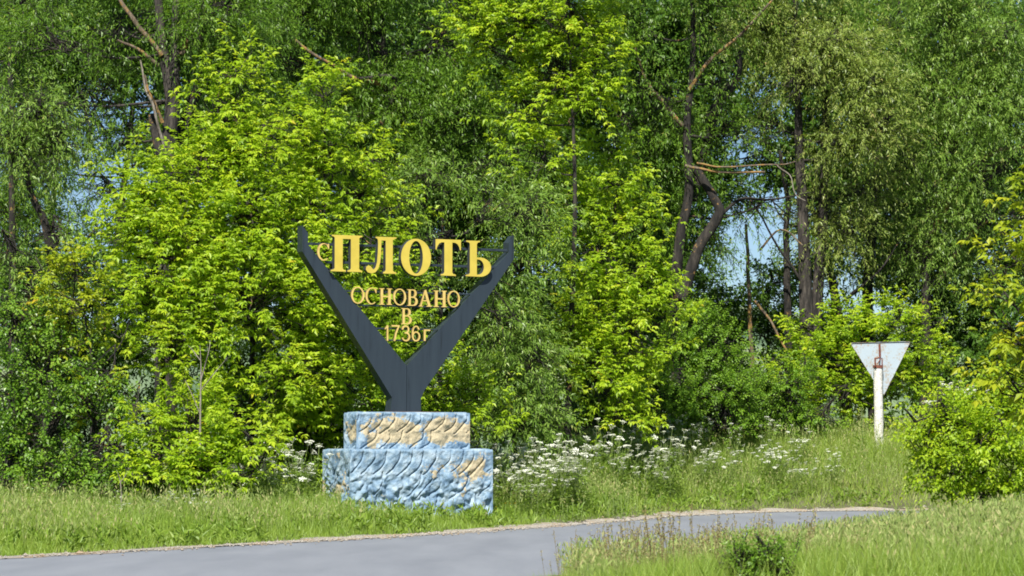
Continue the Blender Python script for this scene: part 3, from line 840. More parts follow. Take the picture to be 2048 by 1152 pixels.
me = bpy.data.meshes.new('clamp'); me.from_pydata(V.tolist(), [], Q); me.update(); link('clamp', me, gw, RUST)

exec_trees = True
# ---------------------------------------------------------------- trees
MP, MY, WI, WP, BR, RO = 'maple', 'maple_yellow', 'willow', 'willow_pale', 'broad', 'round'
T_ = tree
# front bright box elders
T_('box_elder', 'tall yellow-green box elder with the highest tip left of the sign', 'tree', (500, 46), 'maple', MP,
   [(478, 150, 0, 55, 55), (450, 240, 0, 85, 80), (520, 300, -.2, 85, 90), (430, 350, -.3, 90, 90), (500, 450, -.6, 120, 110), (400, 500, -.8, 110, 110), (500, 620, -1, 130, 120), (560, 760, -1, 110, 110), (480, 840, -1, 110, 90)],
   trunk=[(505, 700, 0), (500, 400, 0), (485, 180, 0)], tr=0.07, seed=1)
T_('box_elder', 'yellow-green box elder with the second highest tip, directly above the left arm of the sign', 'tree', (640, 46.6), 'maple', MP,
   [(650, 195, 0, 52, 50), (610, 270, 0, 70, 65), (665, 330, 0, 62, 75), (620, 420, -.3, 90, 90), (650, 540, -.6, 100, 100), (600, 660, -.9, 100, 100), (700, 660, -.6, 80, 100), (660, 790, -.9, 110, 100), (620, 890, -1.2, 90, 70)],
   trunk=[(640, 700, 0), (648, 400, 0), (650, 220, 0)], tr=0.06, seed=2)
T_('box_elder', 'bright box elder in front of the fissured trunk at left', 'tree', (320, 45), 'maple', MP,
   [(265, 330, 0, 38, 35), (300, 400, 0, 75, 65), (370, 380, 0, 60, 60), (260, 470, -.3, 70, 65), (340, 500, -.4, 100, 80), (290, 590, -.6, 100, 80), (400, 640, -.6, 90, 90), (340, 700, -.8, 100, 80, .8)],
   trunk=[(325, 700, 0), (300, 450, 0), (270, 340, 0)], tr=0.06, seed=3)
T_('box_elder', 'short box elder peeking over the letters at the left end of the name', 'tree', (740, 47.4), 'maple', MP,
   [(745, 320, 0, 42, 35), (720, 390, 0, 70, 55), (780, 440, .2, 60, 50, .7), (720, 500, -.2, 80, 70), (790, 620, 0, 70, 80, .8), (760, 760, 0, 90, 90), (800, 860, -.2, 100, 60)],
   trunk=[(740, 700, 0), (742, 350, 0)], tr=0.05, seed=4)
T_('box_elder', 'low bright young box elder by the grass left of the pedestal', 'tree', (400, 42), 'maple', MP,
   [(300, 850, 0, 55, 50), (380, 850, 0, 90, 65), (470, 900, 0, 80, 60), (390, 930, -.3, 130, 50), (330, 920, -.2, 70, 50), (500, 950, -.4, 60, 35), (400, 975, -.5, 110, 30), (310, 970, -.5, 60, 30)],
   trunk=[(400, 900, 0), (390, 830, 0)], tr=0.04, seed=5)
T_('box_elder', 'yellowish box elder in front of the darker shrubs at far left', 'tree', (170, 43.2), 'maple', MY,
   [(150, 560, 0, 48, 38), (95, 560, 0, 30, 26), (185, 610, 0, 60, 42), (150, 650, 0, 70, 40), (240, 690, 0, 55, 50), (210, 790, -.2, 60, 50, .8)],
   trunk=[(190, 800, 0), (165, 600, 0)], tr=0.05, seed=6)
T_('box_elder', 'slender tapering box elder right of the sign reaching above the letters', 'tree', (1220, 53), 'maple', MP,
   [(1235, 300, 0, 34, 42), (1225, 370, 0, 60, 50), (1180, 440, 0, 75, 60), (1250, 450, 0, 55, 60), (1200, 530, -.2, 95, 75), (1270, 570, -.2, 75, 80), (1180, 640, -.5, 95, 80), (1250, 680, -.6, 95, 80), (1190, 760, -.9, 100, 80), (1230, 830, -1.1, 70, 40, .8), (1150, 720, -.8, 70, 60), (1330, 640, 0, 45, 70, .8)],
   trunk=[(1215, 750, 0), (1225, 500, 0), (1238, 310, 0)], tr=0.06, seed=7)
T_('box_elder', 'small box elder close against the right side of the V below the letters', 'tree', (900, 45.8), 'maple', MP,
   [(900, 770, 0, 60, 45, .8), (870, 800, 0, 60, 40), (950, 800, 0, 55, 45, .8), (930, 850, 0, 80, 45)],
   trunk=[(900, 850, 0), (905, 770, 0)], tr=0.035, seed=8)
T_('box_elder', 'tall yellow-green box elder behind, filling the top of the photo above the name', 'tree', (1130, 52), 'maple', MP,
   [(1140, 40, 0, 80, 80), (1190, 120, 0, 65, 60), (1120, 160, .3, 80, 70), (1040, 40, .3, 90, 60), (1000, 110, .5, 70, 60), (1180, 200, 0, 50, 35), (1060, 220, .6, 80, 60, .8), (950, 30, .8, 80, 60), (1150, -80, 0, 140, 90), (1000, -90, .5, 120, 90), (1090, 320, .5, 80, 60, .7)],
   trunk=[(1140, 700, 0), (1150, 400, 0), (1140, 100, 0)], tr=0.09, seed=9, clump=.45)
T_('box_elder', 'box elder low behind the give way sign', 'tree', (1720, 58.4), 'maple', MP,
   [(1590, 750, 0, 50, 40), (1635, 680, 0, 50, 50), (1680, 640, 0, 40, 30), (1660, 740, -.3, 80, 55), (1790, 650, 0, 50, 45), (1740, 690, 0, 60, 60), (1830, 710, -.2, 50, 50), (1790, 770, -.4, 80, 55), (1700, 800, -.5, 90, 45), (1855, 660, 0, 25, 25), (1860, 740, 0, 30, 30)],
   trunk=[(1720, 800, 0), (1740, 660, 0)], tr=0.05, seed=10)
# mid-green shrubs
T_('shrub', 'rounded small-leaved shrub right of the slender box elder', 'shrub', (1410, 56), 'round', RO,
   [(1390, 650, 0, 60, 45), (1360, 700, 0, 70, 60), (1430, 710, 0, 70, 60), (1400, 790, -.3, 90, 60), (1330, 800, -.4, 70, 60), (1470, 790, -.2, 50, 50), (1380, 842, -.3, 60, 32), (1440, 842, -.3, 60, 32), (1320, 845, -.3, 50, 32)],
   tr=0.05, seed=11, dens=1.3, clump=.36)
T_('shrub', 'low small-leaved shrub left of the give way sign base', 'shrub', (1560, 57), 'round', RO,
   [(1580, 770, 0, 60, 45), (1500, 780, 0, 50, 40), (1540, 800, 0, 55, 35), (1590, 820, 0, 60, 35), (1500, 830, 0, 55, 35), (1640, 830, 0, 40, 30), (1480, 845, 0, 60, 26), (1400, 850, 0, 60, 22), (1580, 845, 0, 80, 24)], tr=0.04, seed=12, dens=1.3, clump=.36)
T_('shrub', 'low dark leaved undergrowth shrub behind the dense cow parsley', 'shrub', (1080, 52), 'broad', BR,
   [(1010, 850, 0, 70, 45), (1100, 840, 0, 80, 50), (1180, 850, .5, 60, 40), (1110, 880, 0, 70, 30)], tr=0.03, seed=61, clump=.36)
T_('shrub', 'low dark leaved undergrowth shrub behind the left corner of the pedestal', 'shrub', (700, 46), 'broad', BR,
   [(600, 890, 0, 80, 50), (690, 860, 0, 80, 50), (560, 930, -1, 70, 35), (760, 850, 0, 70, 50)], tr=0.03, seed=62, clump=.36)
T_('shrub', 'dark leafy shrub at the far left edge above the tall weeds', 'shrub', (60, 42.6), 'broad', BR,
   [(30, 650, .3, 80, 80), (100, 740, .2, 90, 80), (30, 800, 0, 80, 90), (110, 860, -.2, 90, 80), (30, 930, -.2, 80, 70), (120, 960, -.4, 80, 60), (20, 1000, -.6, 80, 50), (110, 1010, -.8, 80, 40)], trunk=[(60, 850, 0), (50, 650, 0)], tr=0.06, seed=13)
T_('shrub', 'mid green shrub between the dark left shrub and the low bright box elder', 'shrub', (230, 42.4), 'broad', BR,
   [(230, 740, .4, 80, 65), (180, 830, .2, 70, 70), (270, 800, .3, 60, 70), (220, 900, 0, 90, 70), (190, 970, -.2, 90, 50), (290, 960, -.2, 70, 50), (230, 1005, -.6, 90, 35)], tr=0.05, seed=14)
T_('willow', 'pale grey-green willow crown at the upper left edge', 'tree', (70, 47.5), 'willow', WP,
   [(70, 230, 0, 70, 55), (25, 300, 0, 60, 70), (110, 290, 0, 60, 45), (50, 400, 0, 60, 60), (105, 470, -.2, 60, 60), (30, 500, -.2, 60, 60), (180, 470, .2, 40, 40, .7), (60, 580, 0, 90, 60, .8)],
   trunk=[(110, 700, 0), (95, 470, 0), (60, 380, 0), (40, 250, 0)], tr=0.13, seed=15, clump=.44)
T_('willow', 'bushy grey-green willow seen between and above the letters', 'tree', (880, 49), 'willow', WP,
   [(860, 380, 0, 90, 60), (790, 470, 0, 80, 60), (900, 500, 0, 100, 70), (960, 430, .2, 80, 60), (870, 590, -.3, 110, 70), (830, 690, -.3, 90, 60, .8), (960, 600, -.2, 90, 70)],
   trunk=[(880, 750, 0), (885, 420, 0)], tr=0.08, seed=16, clump=.43)
T_('willow', 'grey-green willow bush right of the V arm', 'tree', (1030, 50.5), 'willow', WP,
   [(1060, 430, .2, 70, 60), (1040, 540, 0, 80, 70), (1000, 660, -.2, 90, 70), (1060, 740, -.3, 80, 70), (980, 770, -.2, 80, 60), (1050, 840, -.3, 90, 50)],
   trunk=[(1030, 750, 0), (1045, 470, 0)], tr=0.06, seed=17, clump=.43)
# tall willows behind
T_('willow', 'large willow with thick fissured trunk showing at upper left', 'tree', (338, 52), 'willow', WI,
   [(130, 90, 1, 130, 90), (250, 60, 1, 120, 80), (430, 30, 0, 110, 80), (200, 200, 1.5, 110, 90), (90, 200, 1.5, 90, 80), (480, 120, .8, 90, 70), (270, 270, 1.2, 80, 60, .8), (300, -60, 1, 220, 90), (100, -60, 1, 150, 90), (520, -40, 1, 140, 80), (440, 230, 1.5, 90, 70, .8), (230, 380, 2, 90, 50, .35)],
   trunk=[(330, 640, 0), (336, 330, 0), (343, 200, 0), (325, 90, 0), (312, -60, 0)], tr=0.26, barkm='bark', seed=18, clump=.45,
   extra=[('branch', [(345, 260, -.1), (352, 160, -.1), (349, 60, 0), (360, -60, 0)], .11, .06, 'bark'),
          ('branch', [(325, 110, -.1), (285, 55, -.2), (245, 10, -.2), (215, -50, -.2)], .05, .03, 'lichen'),
          ('branch', [(318, 130, -.15), (275, 95, -.3), (235, 80, -.4)], .04, .02, 'lichen'),
          ('branch', [(330, 300, -.1), (310, 225, -.3), (290, 165, -.3), (280, 120, -.3)], .03, .015, 'deadwood'),
          ('branch', [(326, 245, -.2), (305, 195, -.3), (290, 150, -.3)], .035, .015, 'lichen'),
          ('branch', [(334, 500, 0), (332, 350, 0), (318, 290, 0), (305, 230, .2)], .14, .08, 'bark_dark'),
          ('branch', [(362, 110, 0), (372, 85, 0), (380, 60, 0)], .06, .04, 'lichen'),
          ('branch', [(340, 500, .2), (350, 330, .3), (385, 200, .4), (410, 150, .4), (400, 60, .4), (420, -40, .4)], .12, .08, 'bark_dark')])
T_('willow', 'thin dark stemmed willow at the top left corner', 'tree', (20, 56), 'willow', WI,
   [(40, 20, .5, 90, 80), (10, 120, 1, 70, 60), (60, 330, 1, 90, 60, .6), (10, 430, 1, 80, 60), (150, 560, 1, 100, 70, .8)], trunk=[(25, 600, 0), (21, 170, 0), (19, 0, 0), (18, -60, 0)], tr=0.1, seed=19)
T_('willow', 'dark willow crown behind the bright trees at top centre', 'tree', (760, 58), 'willow', WI,
   [(620, 30, 0, 110, 80), (740, 70, 0, 120, 90), (860, 90, 0, 110, 90), (700, 190, .5, 100, 80), (810, 220, 0, 110, 90), (900, 260, 0, 100, 80), (720, 290, 1, 100, 70, .8), (980, 330, 0, 90, 80), (840, 330, .4, 90, 60), (680, -60, 0, 180, 80), (880, -50, 0, 160, 80), (1010, 250, .5, 80, 70), (560, 110, 1, 80, 60)],
   trunk=[(760, 600, 0), (770, 200, 0), (760, -50, 0)], tr=0.15, seed=20, clump=.45,
   extra=[('branch', [(770, 170, -.3), (700, 150, -.6), (640, 115, -.9), (590, 80, -1)], .05, .025, 'lichen'),
          ('branch', [(765, 250, -.2), (790, 160, -.4), (720, 155, -.6)], .06, .03, 'bark_dark')])
T_('willow', 'willow with forked dark trunk bending over the gap of sky', 'tree', (1360, 57.5), 'willow', WI,
   [(1290, 60, 0, 90, 70), (1400, 40, 0, 90, 60), (1300, 180, .3, 80, 80), (1430, 150, .5, 70, 60, .8), (1340, 280, .6, 80, 70), (1290, 330, .8, 70, 80), (1450, 260, .8, 60, 60, .6), (1320, 430, 1, 70, 70), (1400, 480, 1.2, 60, 50, .6), (1330, -60, 0, 180, 80), (1500, 420, 1.4, 70, 40, .5), (1260, 240, 0.5, 60, 70)],
   trunk=[(1352, 600, 0), (1360, 480, 0), (1378, 380, 0), (1374, 250, 0), (1384, 150, 0), (1386, 40, 0), (1380, -60, 0)], tr=0.16, seed=21, clump=.45,
   extra=[('branch', [(1362, 600, -.1), (1395, 500, -.1), (1432, 440, -.1), (1435, 410, -.1), (1400, 350, 0), (1380, 330, 0)], .12, .08, 'bark_dark'),
          ('branch', [(1378, 180, -.1), (1420, 120, -.3), (1480, 70, -.4), (1545, 0, -.5)], .045, .02, 'lichen'),
          ('branch', [(1366, 250, -.1), (1320, 200, -.3), (1285, 140, -.3), (1265, 70, -.3)], .05, .02, 'lichen'),
          ('branch', [(1372, 330, -.3), (1440, 343, -.5), (1530, 344, -.6)], .03, .022, 'lichen'),
          ('branch', [(1395, 325, -.4), (1450, 333, -.6), (1560, 328, -.7), (1592, 322, -.7)], .02, .012, 'lichen'),
          ('branch', [(1555, 330, -.7), (1580, 350, -.7), (1590, 385, -.7), (1612, 400, -.7)], .015, .008, 'deadwood'),
          ('branch', [(1432, 440, 0), (1480, 400, -.1), (1540, 400, -.1), (1620, 385, -.2)], .04, .012, 'bark_dark'),
          ('branch', [(1415, 240, .4), (1440, 200, .4), (1470, 160, .4), (1480, 100, .4)], .11, .07, 'bark_dark'),
          ('branch', [(1385, 400, .4), (1405, 320, .5), (1432, 220, .5), (1470, 160, .4)], .1, .09, 'bark_dark')])
T_('willow', 'willow with paired straight trunks right of the sky gap', 'tree', (1615, 60.5), 'willow', 'willow_tan',
   [(1560, 60, 0, 100, 70), (1660, 90, -.5, 110, 80), (1600, 170, -.5, 100, 70), (1720, 190, -.5, 90, 70), (1680, 290, -.3, 70, 50), (1740, 260, -.4, 70, 50), (1560, 250, .5, 70, 50, .6), (1640, 420, .5, 60, 50, .7), (1700, 470, .3, 70, 60, .8), (1720, 380, .5, 60, 50), (1600, -60, 0, 200, 80), (1480, 30, 0, 80, 60), (1560, 430, 1, 60, 30, .4)],
   trunk=[(1612, 620, 0), (1605, 420, 0), (1598, 280, 0), (1596, 180, 0), (1590, 0, 0)], tr=0.2, barkm='bark', seed=22, clump=.44,
   extra=[('branch', [(1628, 890, .2), (1632, 640, .2), (1645, 450, .2), (1650, 300, .2), (1652, 180, .2)], .14, .08, 'bark'),
          ('branch', [(1582, 890, .3), (1575, 600, .3), (1572, 480, .3), (1575, 400, .3), (1560, 300, .3)], .09, .04, 'bark_dark'),
          ('branch', [(1508, 890, -.2), (1500, 620, -.2), (1496, 520, -.2), (1490, 450, -.2)], .05, .03, 'lichen'),
          ('branch', [(1510, 600, -.6), (1545, 650, -.7), (1585, 725, -.8)], .03, .022, 'lichen'),
          ('branch', [(1520, 500, -.4), (1560, 460, -.4), (1605, 490, -.4)], .025, .015, 'lichen'),
          ('branch', [(1600, 560, -.3), (1560, 500, -.4), (1500, 400, -.5), (1470, 380, -.5)], .03, .01, 'bark_dark'),
          ('branch', [(1700, 590, .2), (1760, 540, .2), (1800, 480, .2)], .03, .012, 'bark_dark')])
T_('willow', 'willow with dark slanting trunk behind the sign side', 'tree', (1755, 63), 'willow', WI,
   [(1780, 60, .5, 90, 70), (1810, 330, 0, 70, 60, .8), (1790, 420, .5, 80, 60), (1770, 530, .5, 80, 50, .6), (1850, 200, 0, 70, 70)],
   trunk=[(1735, 620, 0), (1748, 420, 0), (1762, 280, 0), (1795, 130, 0), (1800, 0, 0)], tr=0.17, seed=23, clump=.45)
T_('willow', 'spreading willow with limbs fanning to the upper right corner', 'tree', (1850, 61.5), 'willow', WP,
   [(1900, 60, -.3, 100, 80), (2000, 80, -.5, 90, 90), (1860, 160, 0, 80, 70), (1950, 200, -.5, 100, 80), (2030, 240, -.5, 70, 90), (1900, 290, -.2, 90, 60), (1990, 350, -.4, 90, 60), (1880, 400, 0, 80, 60, .8), (1960, 450, -.2, 90, 60), (2040, 420, -.4, 60, 70), (1940, -50, 0, 200, 80), (1900, 540, .3, 90, 60), (2000, 540, .3, 80, 60), (1820, 500, .4, 60, 50, .6)],
   trunk=[(1852, 600, 0), (1860, 480, 0), (1885, 380, 0), (1905, 250, 0), (1908, 100, 0)], tr=0.15, seed=24, clump=.44,
   extra=[('branch', [(1862, 470, -.1), (1920, 370, -.2), (1985, 305, -.4), (2060, 292, -.5)], .08, .045, 'lichen'),
          ('branch', [(1880, 560, -.3), (1930, 480, -.3), (1990, 430, -.3)], .05, .02, 'lichen'),
          ('branch', [(1870, 420, 0), (1830, 330, 0), (1800, 260, 0)], .06, .03, 'bark_dark')])
# shaded understorey and back row
def row(name, label, cat, spec, style, mat, group, **kw):
    for k, (bx_, bY, lobes, lab) in enumerate(spec):
        T_(name, lab, cat, (bx_, bY), style, mat, lobes, group=group, **kw)
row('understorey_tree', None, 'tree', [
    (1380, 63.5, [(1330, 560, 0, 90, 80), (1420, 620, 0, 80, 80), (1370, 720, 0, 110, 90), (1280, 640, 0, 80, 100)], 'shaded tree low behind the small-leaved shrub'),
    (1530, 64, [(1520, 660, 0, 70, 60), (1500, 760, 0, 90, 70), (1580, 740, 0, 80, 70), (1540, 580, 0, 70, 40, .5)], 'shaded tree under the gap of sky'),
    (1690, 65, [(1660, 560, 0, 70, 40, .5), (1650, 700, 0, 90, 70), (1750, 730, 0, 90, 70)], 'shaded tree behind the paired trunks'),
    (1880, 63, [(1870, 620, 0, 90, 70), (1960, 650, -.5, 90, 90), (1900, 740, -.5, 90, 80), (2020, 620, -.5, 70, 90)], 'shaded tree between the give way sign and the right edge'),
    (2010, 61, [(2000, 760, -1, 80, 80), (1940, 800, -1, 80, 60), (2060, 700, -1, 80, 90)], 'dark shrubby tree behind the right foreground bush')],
    'back', 'back_shade_leaf', 'shaded trees at the back', dens=1.5, tr=.08)
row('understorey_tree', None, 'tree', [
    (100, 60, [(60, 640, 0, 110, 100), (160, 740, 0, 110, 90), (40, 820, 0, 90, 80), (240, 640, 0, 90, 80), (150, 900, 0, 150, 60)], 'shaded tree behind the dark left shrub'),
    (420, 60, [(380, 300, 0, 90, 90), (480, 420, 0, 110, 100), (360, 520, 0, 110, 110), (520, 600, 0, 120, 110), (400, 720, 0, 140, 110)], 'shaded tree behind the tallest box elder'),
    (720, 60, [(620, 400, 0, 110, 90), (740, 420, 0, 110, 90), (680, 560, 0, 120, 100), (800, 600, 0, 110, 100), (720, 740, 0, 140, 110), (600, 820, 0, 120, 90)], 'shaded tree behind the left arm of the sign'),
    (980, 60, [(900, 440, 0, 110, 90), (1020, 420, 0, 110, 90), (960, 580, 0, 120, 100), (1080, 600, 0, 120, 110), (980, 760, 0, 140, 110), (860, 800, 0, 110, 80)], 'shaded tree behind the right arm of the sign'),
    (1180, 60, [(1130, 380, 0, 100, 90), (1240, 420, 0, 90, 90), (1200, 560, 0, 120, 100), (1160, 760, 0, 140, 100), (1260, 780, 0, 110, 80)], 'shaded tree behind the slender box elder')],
    'back', 'back_shade_leaf', 'shaded trees at the back', dens=1.5, tr=.1)
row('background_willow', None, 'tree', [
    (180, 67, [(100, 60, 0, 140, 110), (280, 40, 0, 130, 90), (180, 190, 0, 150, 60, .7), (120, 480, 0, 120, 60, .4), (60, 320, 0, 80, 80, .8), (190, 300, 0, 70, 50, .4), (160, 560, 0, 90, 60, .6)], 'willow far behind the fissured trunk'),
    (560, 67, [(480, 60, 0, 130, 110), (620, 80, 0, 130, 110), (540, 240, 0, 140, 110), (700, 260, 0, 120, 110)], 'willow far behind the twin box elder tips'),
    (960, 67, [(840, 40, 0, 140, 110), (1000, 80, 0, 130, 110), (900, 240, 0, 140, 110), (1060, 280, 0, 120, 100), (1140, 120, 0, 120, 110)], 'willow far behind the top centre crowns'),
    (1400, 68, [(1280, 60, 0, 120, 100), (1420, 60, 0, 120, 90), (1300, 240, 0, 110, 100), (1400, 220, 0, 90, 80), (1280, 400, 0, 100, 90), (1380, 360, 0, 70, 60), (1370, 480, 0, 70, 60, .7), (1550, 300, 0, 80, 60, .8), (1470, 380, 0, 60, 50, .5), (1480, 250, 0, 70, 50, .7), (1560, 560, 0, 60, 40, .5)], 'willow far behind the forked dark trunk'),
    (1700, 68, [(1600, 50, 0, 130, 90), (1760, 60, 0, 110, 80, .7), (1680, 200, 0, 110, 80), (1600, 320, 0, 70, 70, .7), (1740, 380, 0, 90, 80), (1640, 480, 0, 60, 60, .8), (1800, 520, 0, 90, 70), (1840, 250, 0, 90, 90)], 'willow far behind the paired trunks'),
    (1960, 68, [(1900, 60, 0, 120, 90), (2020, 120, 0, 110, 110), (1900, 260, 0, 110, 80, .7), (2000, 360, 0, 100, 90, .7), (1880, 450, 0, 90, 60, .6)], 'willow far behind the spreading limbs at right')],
    'back', 'back_shade_leaf', 'willows behind the front row', dens=1.9, tr=.16, clump=.42, limbs=True, twigs_n=30)

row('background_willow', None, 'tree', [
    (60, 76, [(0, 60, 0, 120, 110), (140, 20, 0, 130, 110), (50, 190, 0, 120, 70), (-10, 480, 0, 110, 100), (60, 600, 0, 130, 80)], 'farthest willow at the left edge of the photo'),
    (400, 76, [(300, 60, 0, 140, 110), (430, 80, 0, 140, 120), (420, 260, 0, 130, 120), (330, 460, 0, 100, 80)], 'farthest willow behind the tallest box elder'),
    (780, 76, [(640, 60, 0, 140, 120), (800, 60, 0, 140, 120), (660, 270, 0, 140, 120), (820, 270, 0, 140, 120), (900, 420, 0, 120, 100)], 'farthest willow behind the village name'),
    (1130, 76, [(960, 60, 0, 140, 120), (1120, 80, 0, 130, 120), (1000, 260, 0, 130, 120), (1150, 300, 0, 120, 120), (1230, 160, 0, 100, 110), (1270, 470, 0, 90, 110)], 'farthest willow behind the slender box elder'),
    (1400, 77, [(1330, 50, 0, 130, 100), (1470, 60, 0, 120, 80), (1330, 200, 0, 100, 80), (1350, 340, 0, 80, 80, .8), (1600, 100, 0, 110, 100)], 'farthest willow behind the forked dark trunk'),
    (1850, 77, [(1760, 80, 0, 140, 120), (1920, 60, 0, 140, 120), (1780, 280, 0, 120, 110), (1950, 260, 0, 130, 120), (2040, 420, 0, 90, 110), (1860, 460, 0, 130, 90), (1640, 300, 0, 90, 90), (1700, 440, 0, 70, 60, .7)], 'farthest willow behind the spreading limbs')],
    'back', 'back_shade_leaf', 'farthest willows', dens=.9, tr=.16, clump=.38, scale=1.5, limbs=True, twigs_n=12)

# right foreground
T_('bush', 'leafy foreground bush at the lower right edge', 'shrub', (1975, 33), 'broad', MP,
   [(1865, 900, .2, 40, 30), (1880, 950, 0, 50, 30), (1930, 985, 0, 60, 40), (1850, 870, 0, 40, 36), (1990, 1010, -.3, 60, 40), (2050, 1030, -.5, 60, 50), (1960, 800, .2, 60, 36), (1875, 865, .3, 50, 38), (1900, 830, .3, 60, 30), (1900, 850, 0, 60, 35), (1950, 850, 0, 80, 50), (1900, 930, .3, 60, 50), (2030, 820, 0, 80, 60), (1960, 920, -.3, 80, 50), (2040, 930, -.3, 70, 70), (2050, 1000, -.3, 50, 50), (1990, 880, -.4, 90, 60)], tr=0.03, seed=40, dens=2.0, scale=.85, clump=.28, twigs_n=14)
STY['maple_big'] = dict(STY['maple'], per=34)
T_('box_elder', 'close box elder with large bright leaves hanging in from the right edge', 'tree', (2150, 29), 'maple_big', MY,
   [(2030, 520, 0, 34, 30), (2020, 600, 0, 50, 36), (2040, 690, 0, 50, 50), (2010, 650, 0, 34, 24), (2035, 780, 0, 50, 45), (2090, 640, 0, 70, 180), (2110, 400, 0, 60, 100, .8)],
   trunk=[(2145, 800, 0), (2130, 500, 0), (2120, 300, 0)], tr=0.06, seed=41, clump=.3, scale=1.0)

# ---------------------------------------------------------------- grass
def scatter(n, x0, x1, y0, y1, rg, margin=120):
    X = rg.uniform(x0, x1, n); Y = rg.uniform(y0, y1, n)
    px = 1024 + X / Y * F
    ok = (px > -margin) & (px < 2048 + margin)
    X, Y = X[ok], Y[ok]
    return X, Y, road_d(X, Y)
def in_pedestal(X, Y, pad=0.02):
    u = (X - P0[0]) * cT + (Y - P0[1]) * sT; v = -(X - P0[0]) * sT + (Y - P0[1]) * cT
    return (u > -pad) & (u < 2.396 + pad) & (v > -pad) & (v < 1.08 + pad), u, v
def blades(X, Y, Z, h, w, rg, lean=0.35, segs=2, tint=None):
    n = len(X); B = np.column_stack([X, Y, Z])
    a = rg.uniform(0, 2 * np.pi, n); side = np.column_stack([np.cos(a), np.sin(a) * 0.5, 0 * a])
    l = rg.normal(0, lean, (n, 2)); ld = np.column_stack([l, np.zeros(n)])
    w2 = (w / 2)[:, None]; hh = h[:, None]
    mid = B + ld * hh * 0.25 + np.array([0, 0, 0.55]) * hh
    tip = B + ld * hh * 0.9 + np.array([0, 0, 1.0]) * hh
    if segs == 1:
        V = np.stack([B - side * w2, B + side * w2, tip], 1).reshape(-1, 3)
        T = np.arange(n * 3).reshape(-1, 3); k = 1
    else:
        V = np.stack([B - side * w2, B + side * w2, mid + side * w2 * 0.8, mid - side * w2 * 0.8, tip], 1).reshape(-1, 3)
        o = np.arange(n)[:, None] * 5
        T = np.stack([o + [0, 1, 2], o + [0, 2, 3], o + [3, 2, 4]], 1).reshape(-1, 3); k = 3
    return V, T, np.repeat(tint, k)
def build(name, parts, mat, label, cat):
    V = []; T = []; A_ = []; o = 0
    for v, t, a in parts:
        V.append(v); T.append(t + o); A_.append(a); o += len(v)
    return tag(link(name, tri_mesh(name, np.concatenate(V), np.concatenate(T), np.concatenate(A_)), None, MAT[mat]), label, cat, kind='stuff')

rg = np.random.default_rng(99)
# far verge
X, Y, d = scatter(420000, -9.5, 11, 29, 63, rg)
ok = (d > 0.12) & (d < 14) & (rg.random(len(X)) < sstep(0.1, 0.7, d) * np.where(d > 8, 0.35, 1))
ins, u, v = in_pedestal(X, Y); ok &= ~ins
X, Y, d, u, v = X[ok], Y[ok], d[ok], u[ok], v[ok]
patch = fbm(np.column_stack([X * 0.7, Y * 0.7, X * 0]), 81, 3)
h = (0.07 + 0.34 * sstep(0.2, 2.6, d) + 0.12 * sstep(3, 6, d)) * rg.uniform(0.5, 1.15, len(X)) * (0.65 + 0.7 * patch)
front = (v < 0) & (v > -1.8) & (u > -0.4) & (u < 3.0)
h = np.where(front, np.minimum(h, rg.uniform(0.06, 0.24, len(X))), h)
tint = np.clip(0.15 + 0.45 * patch + 0.35 * rg.random(len(X)) + 0.10 * sstep(2, 6, d) + 0.12 * (X > 2), 0, 1)
pz = gz(X, Y, d) - 0.01
far = blades(X, Y, pz, h, rg.uniform(0.010, 0.018, len(X)), rg, 0.38, 1, tint)
build('meadow_grass', [far], 'grass', 'long green meadow grass on the bank beyond the road', 'grass')
# pale seed heads above it
def seedheads(X, Y, Z, h, rg, mat, name, label, L=0.11, Wd=0.022, n_sub=3):
    LV = Leaves(); n = len(X)
    lean = np.column_stack([rg.normal(0, .12, (n, 2)), np.ones(n)])
    top = np.column_stack([X, Y, Z]) + lean * h[:, None]
    for k in range(n_sub):
        D = norm(lean + rg.normal(0, 0.35, (n, 3)))
        LV.add(top - lean * 0.05 * k, D, rg.normal(0, 1, (n, 3)), L * rg.uniform(.6, 1.2, n), Wd * rg.uniform(.6, 1.2, n), rg.random(n), fold=0.1)
    B = np.column_stack([X, Y, Z])
    LV.add(B, lean, rg.normal(0, 1, (n, 3)), h, np.full(n, 0.006), rg.random(n) * .4, fold=0, droop=0)
    return tag(link(name, LV.mesh(name, (0, 0, 0)), None, MAT[mat]), label, 'grass', kind='stuff')
X, Y, d = scatter(85000, -9.5, 11, 31, 62, rg)
ins, u, v = in_pedestal(X, Y, 0.1)
front = (v < 0.2) & (v > -1.6) & (u > -0.3) & (u < 2.8)
patch = fbm(np.column_stack([X * 0.5, Y * 0.5, X * 0 + 3]), 82, 3)
ok = (d > 1.0) & (d < 9) & ~ins & ~front & (rg.random(len(X)) < sstep(0.38, 0.62, patch + 0.10 * (X > 3)) * 0.9)
X, Y, d = X[ok], Y[ok], d[ok]
seedheads(X, Y, gz(X, Y, d), rg.uniform(0.28, 0.6, len(X)) * (0.7 + 0.3 * sstep(1, 4, d)), rg, 'seed', 'seeding_grass', 'pale hazy seed heads of meadow grass on the bank', 0.085, 0.017)
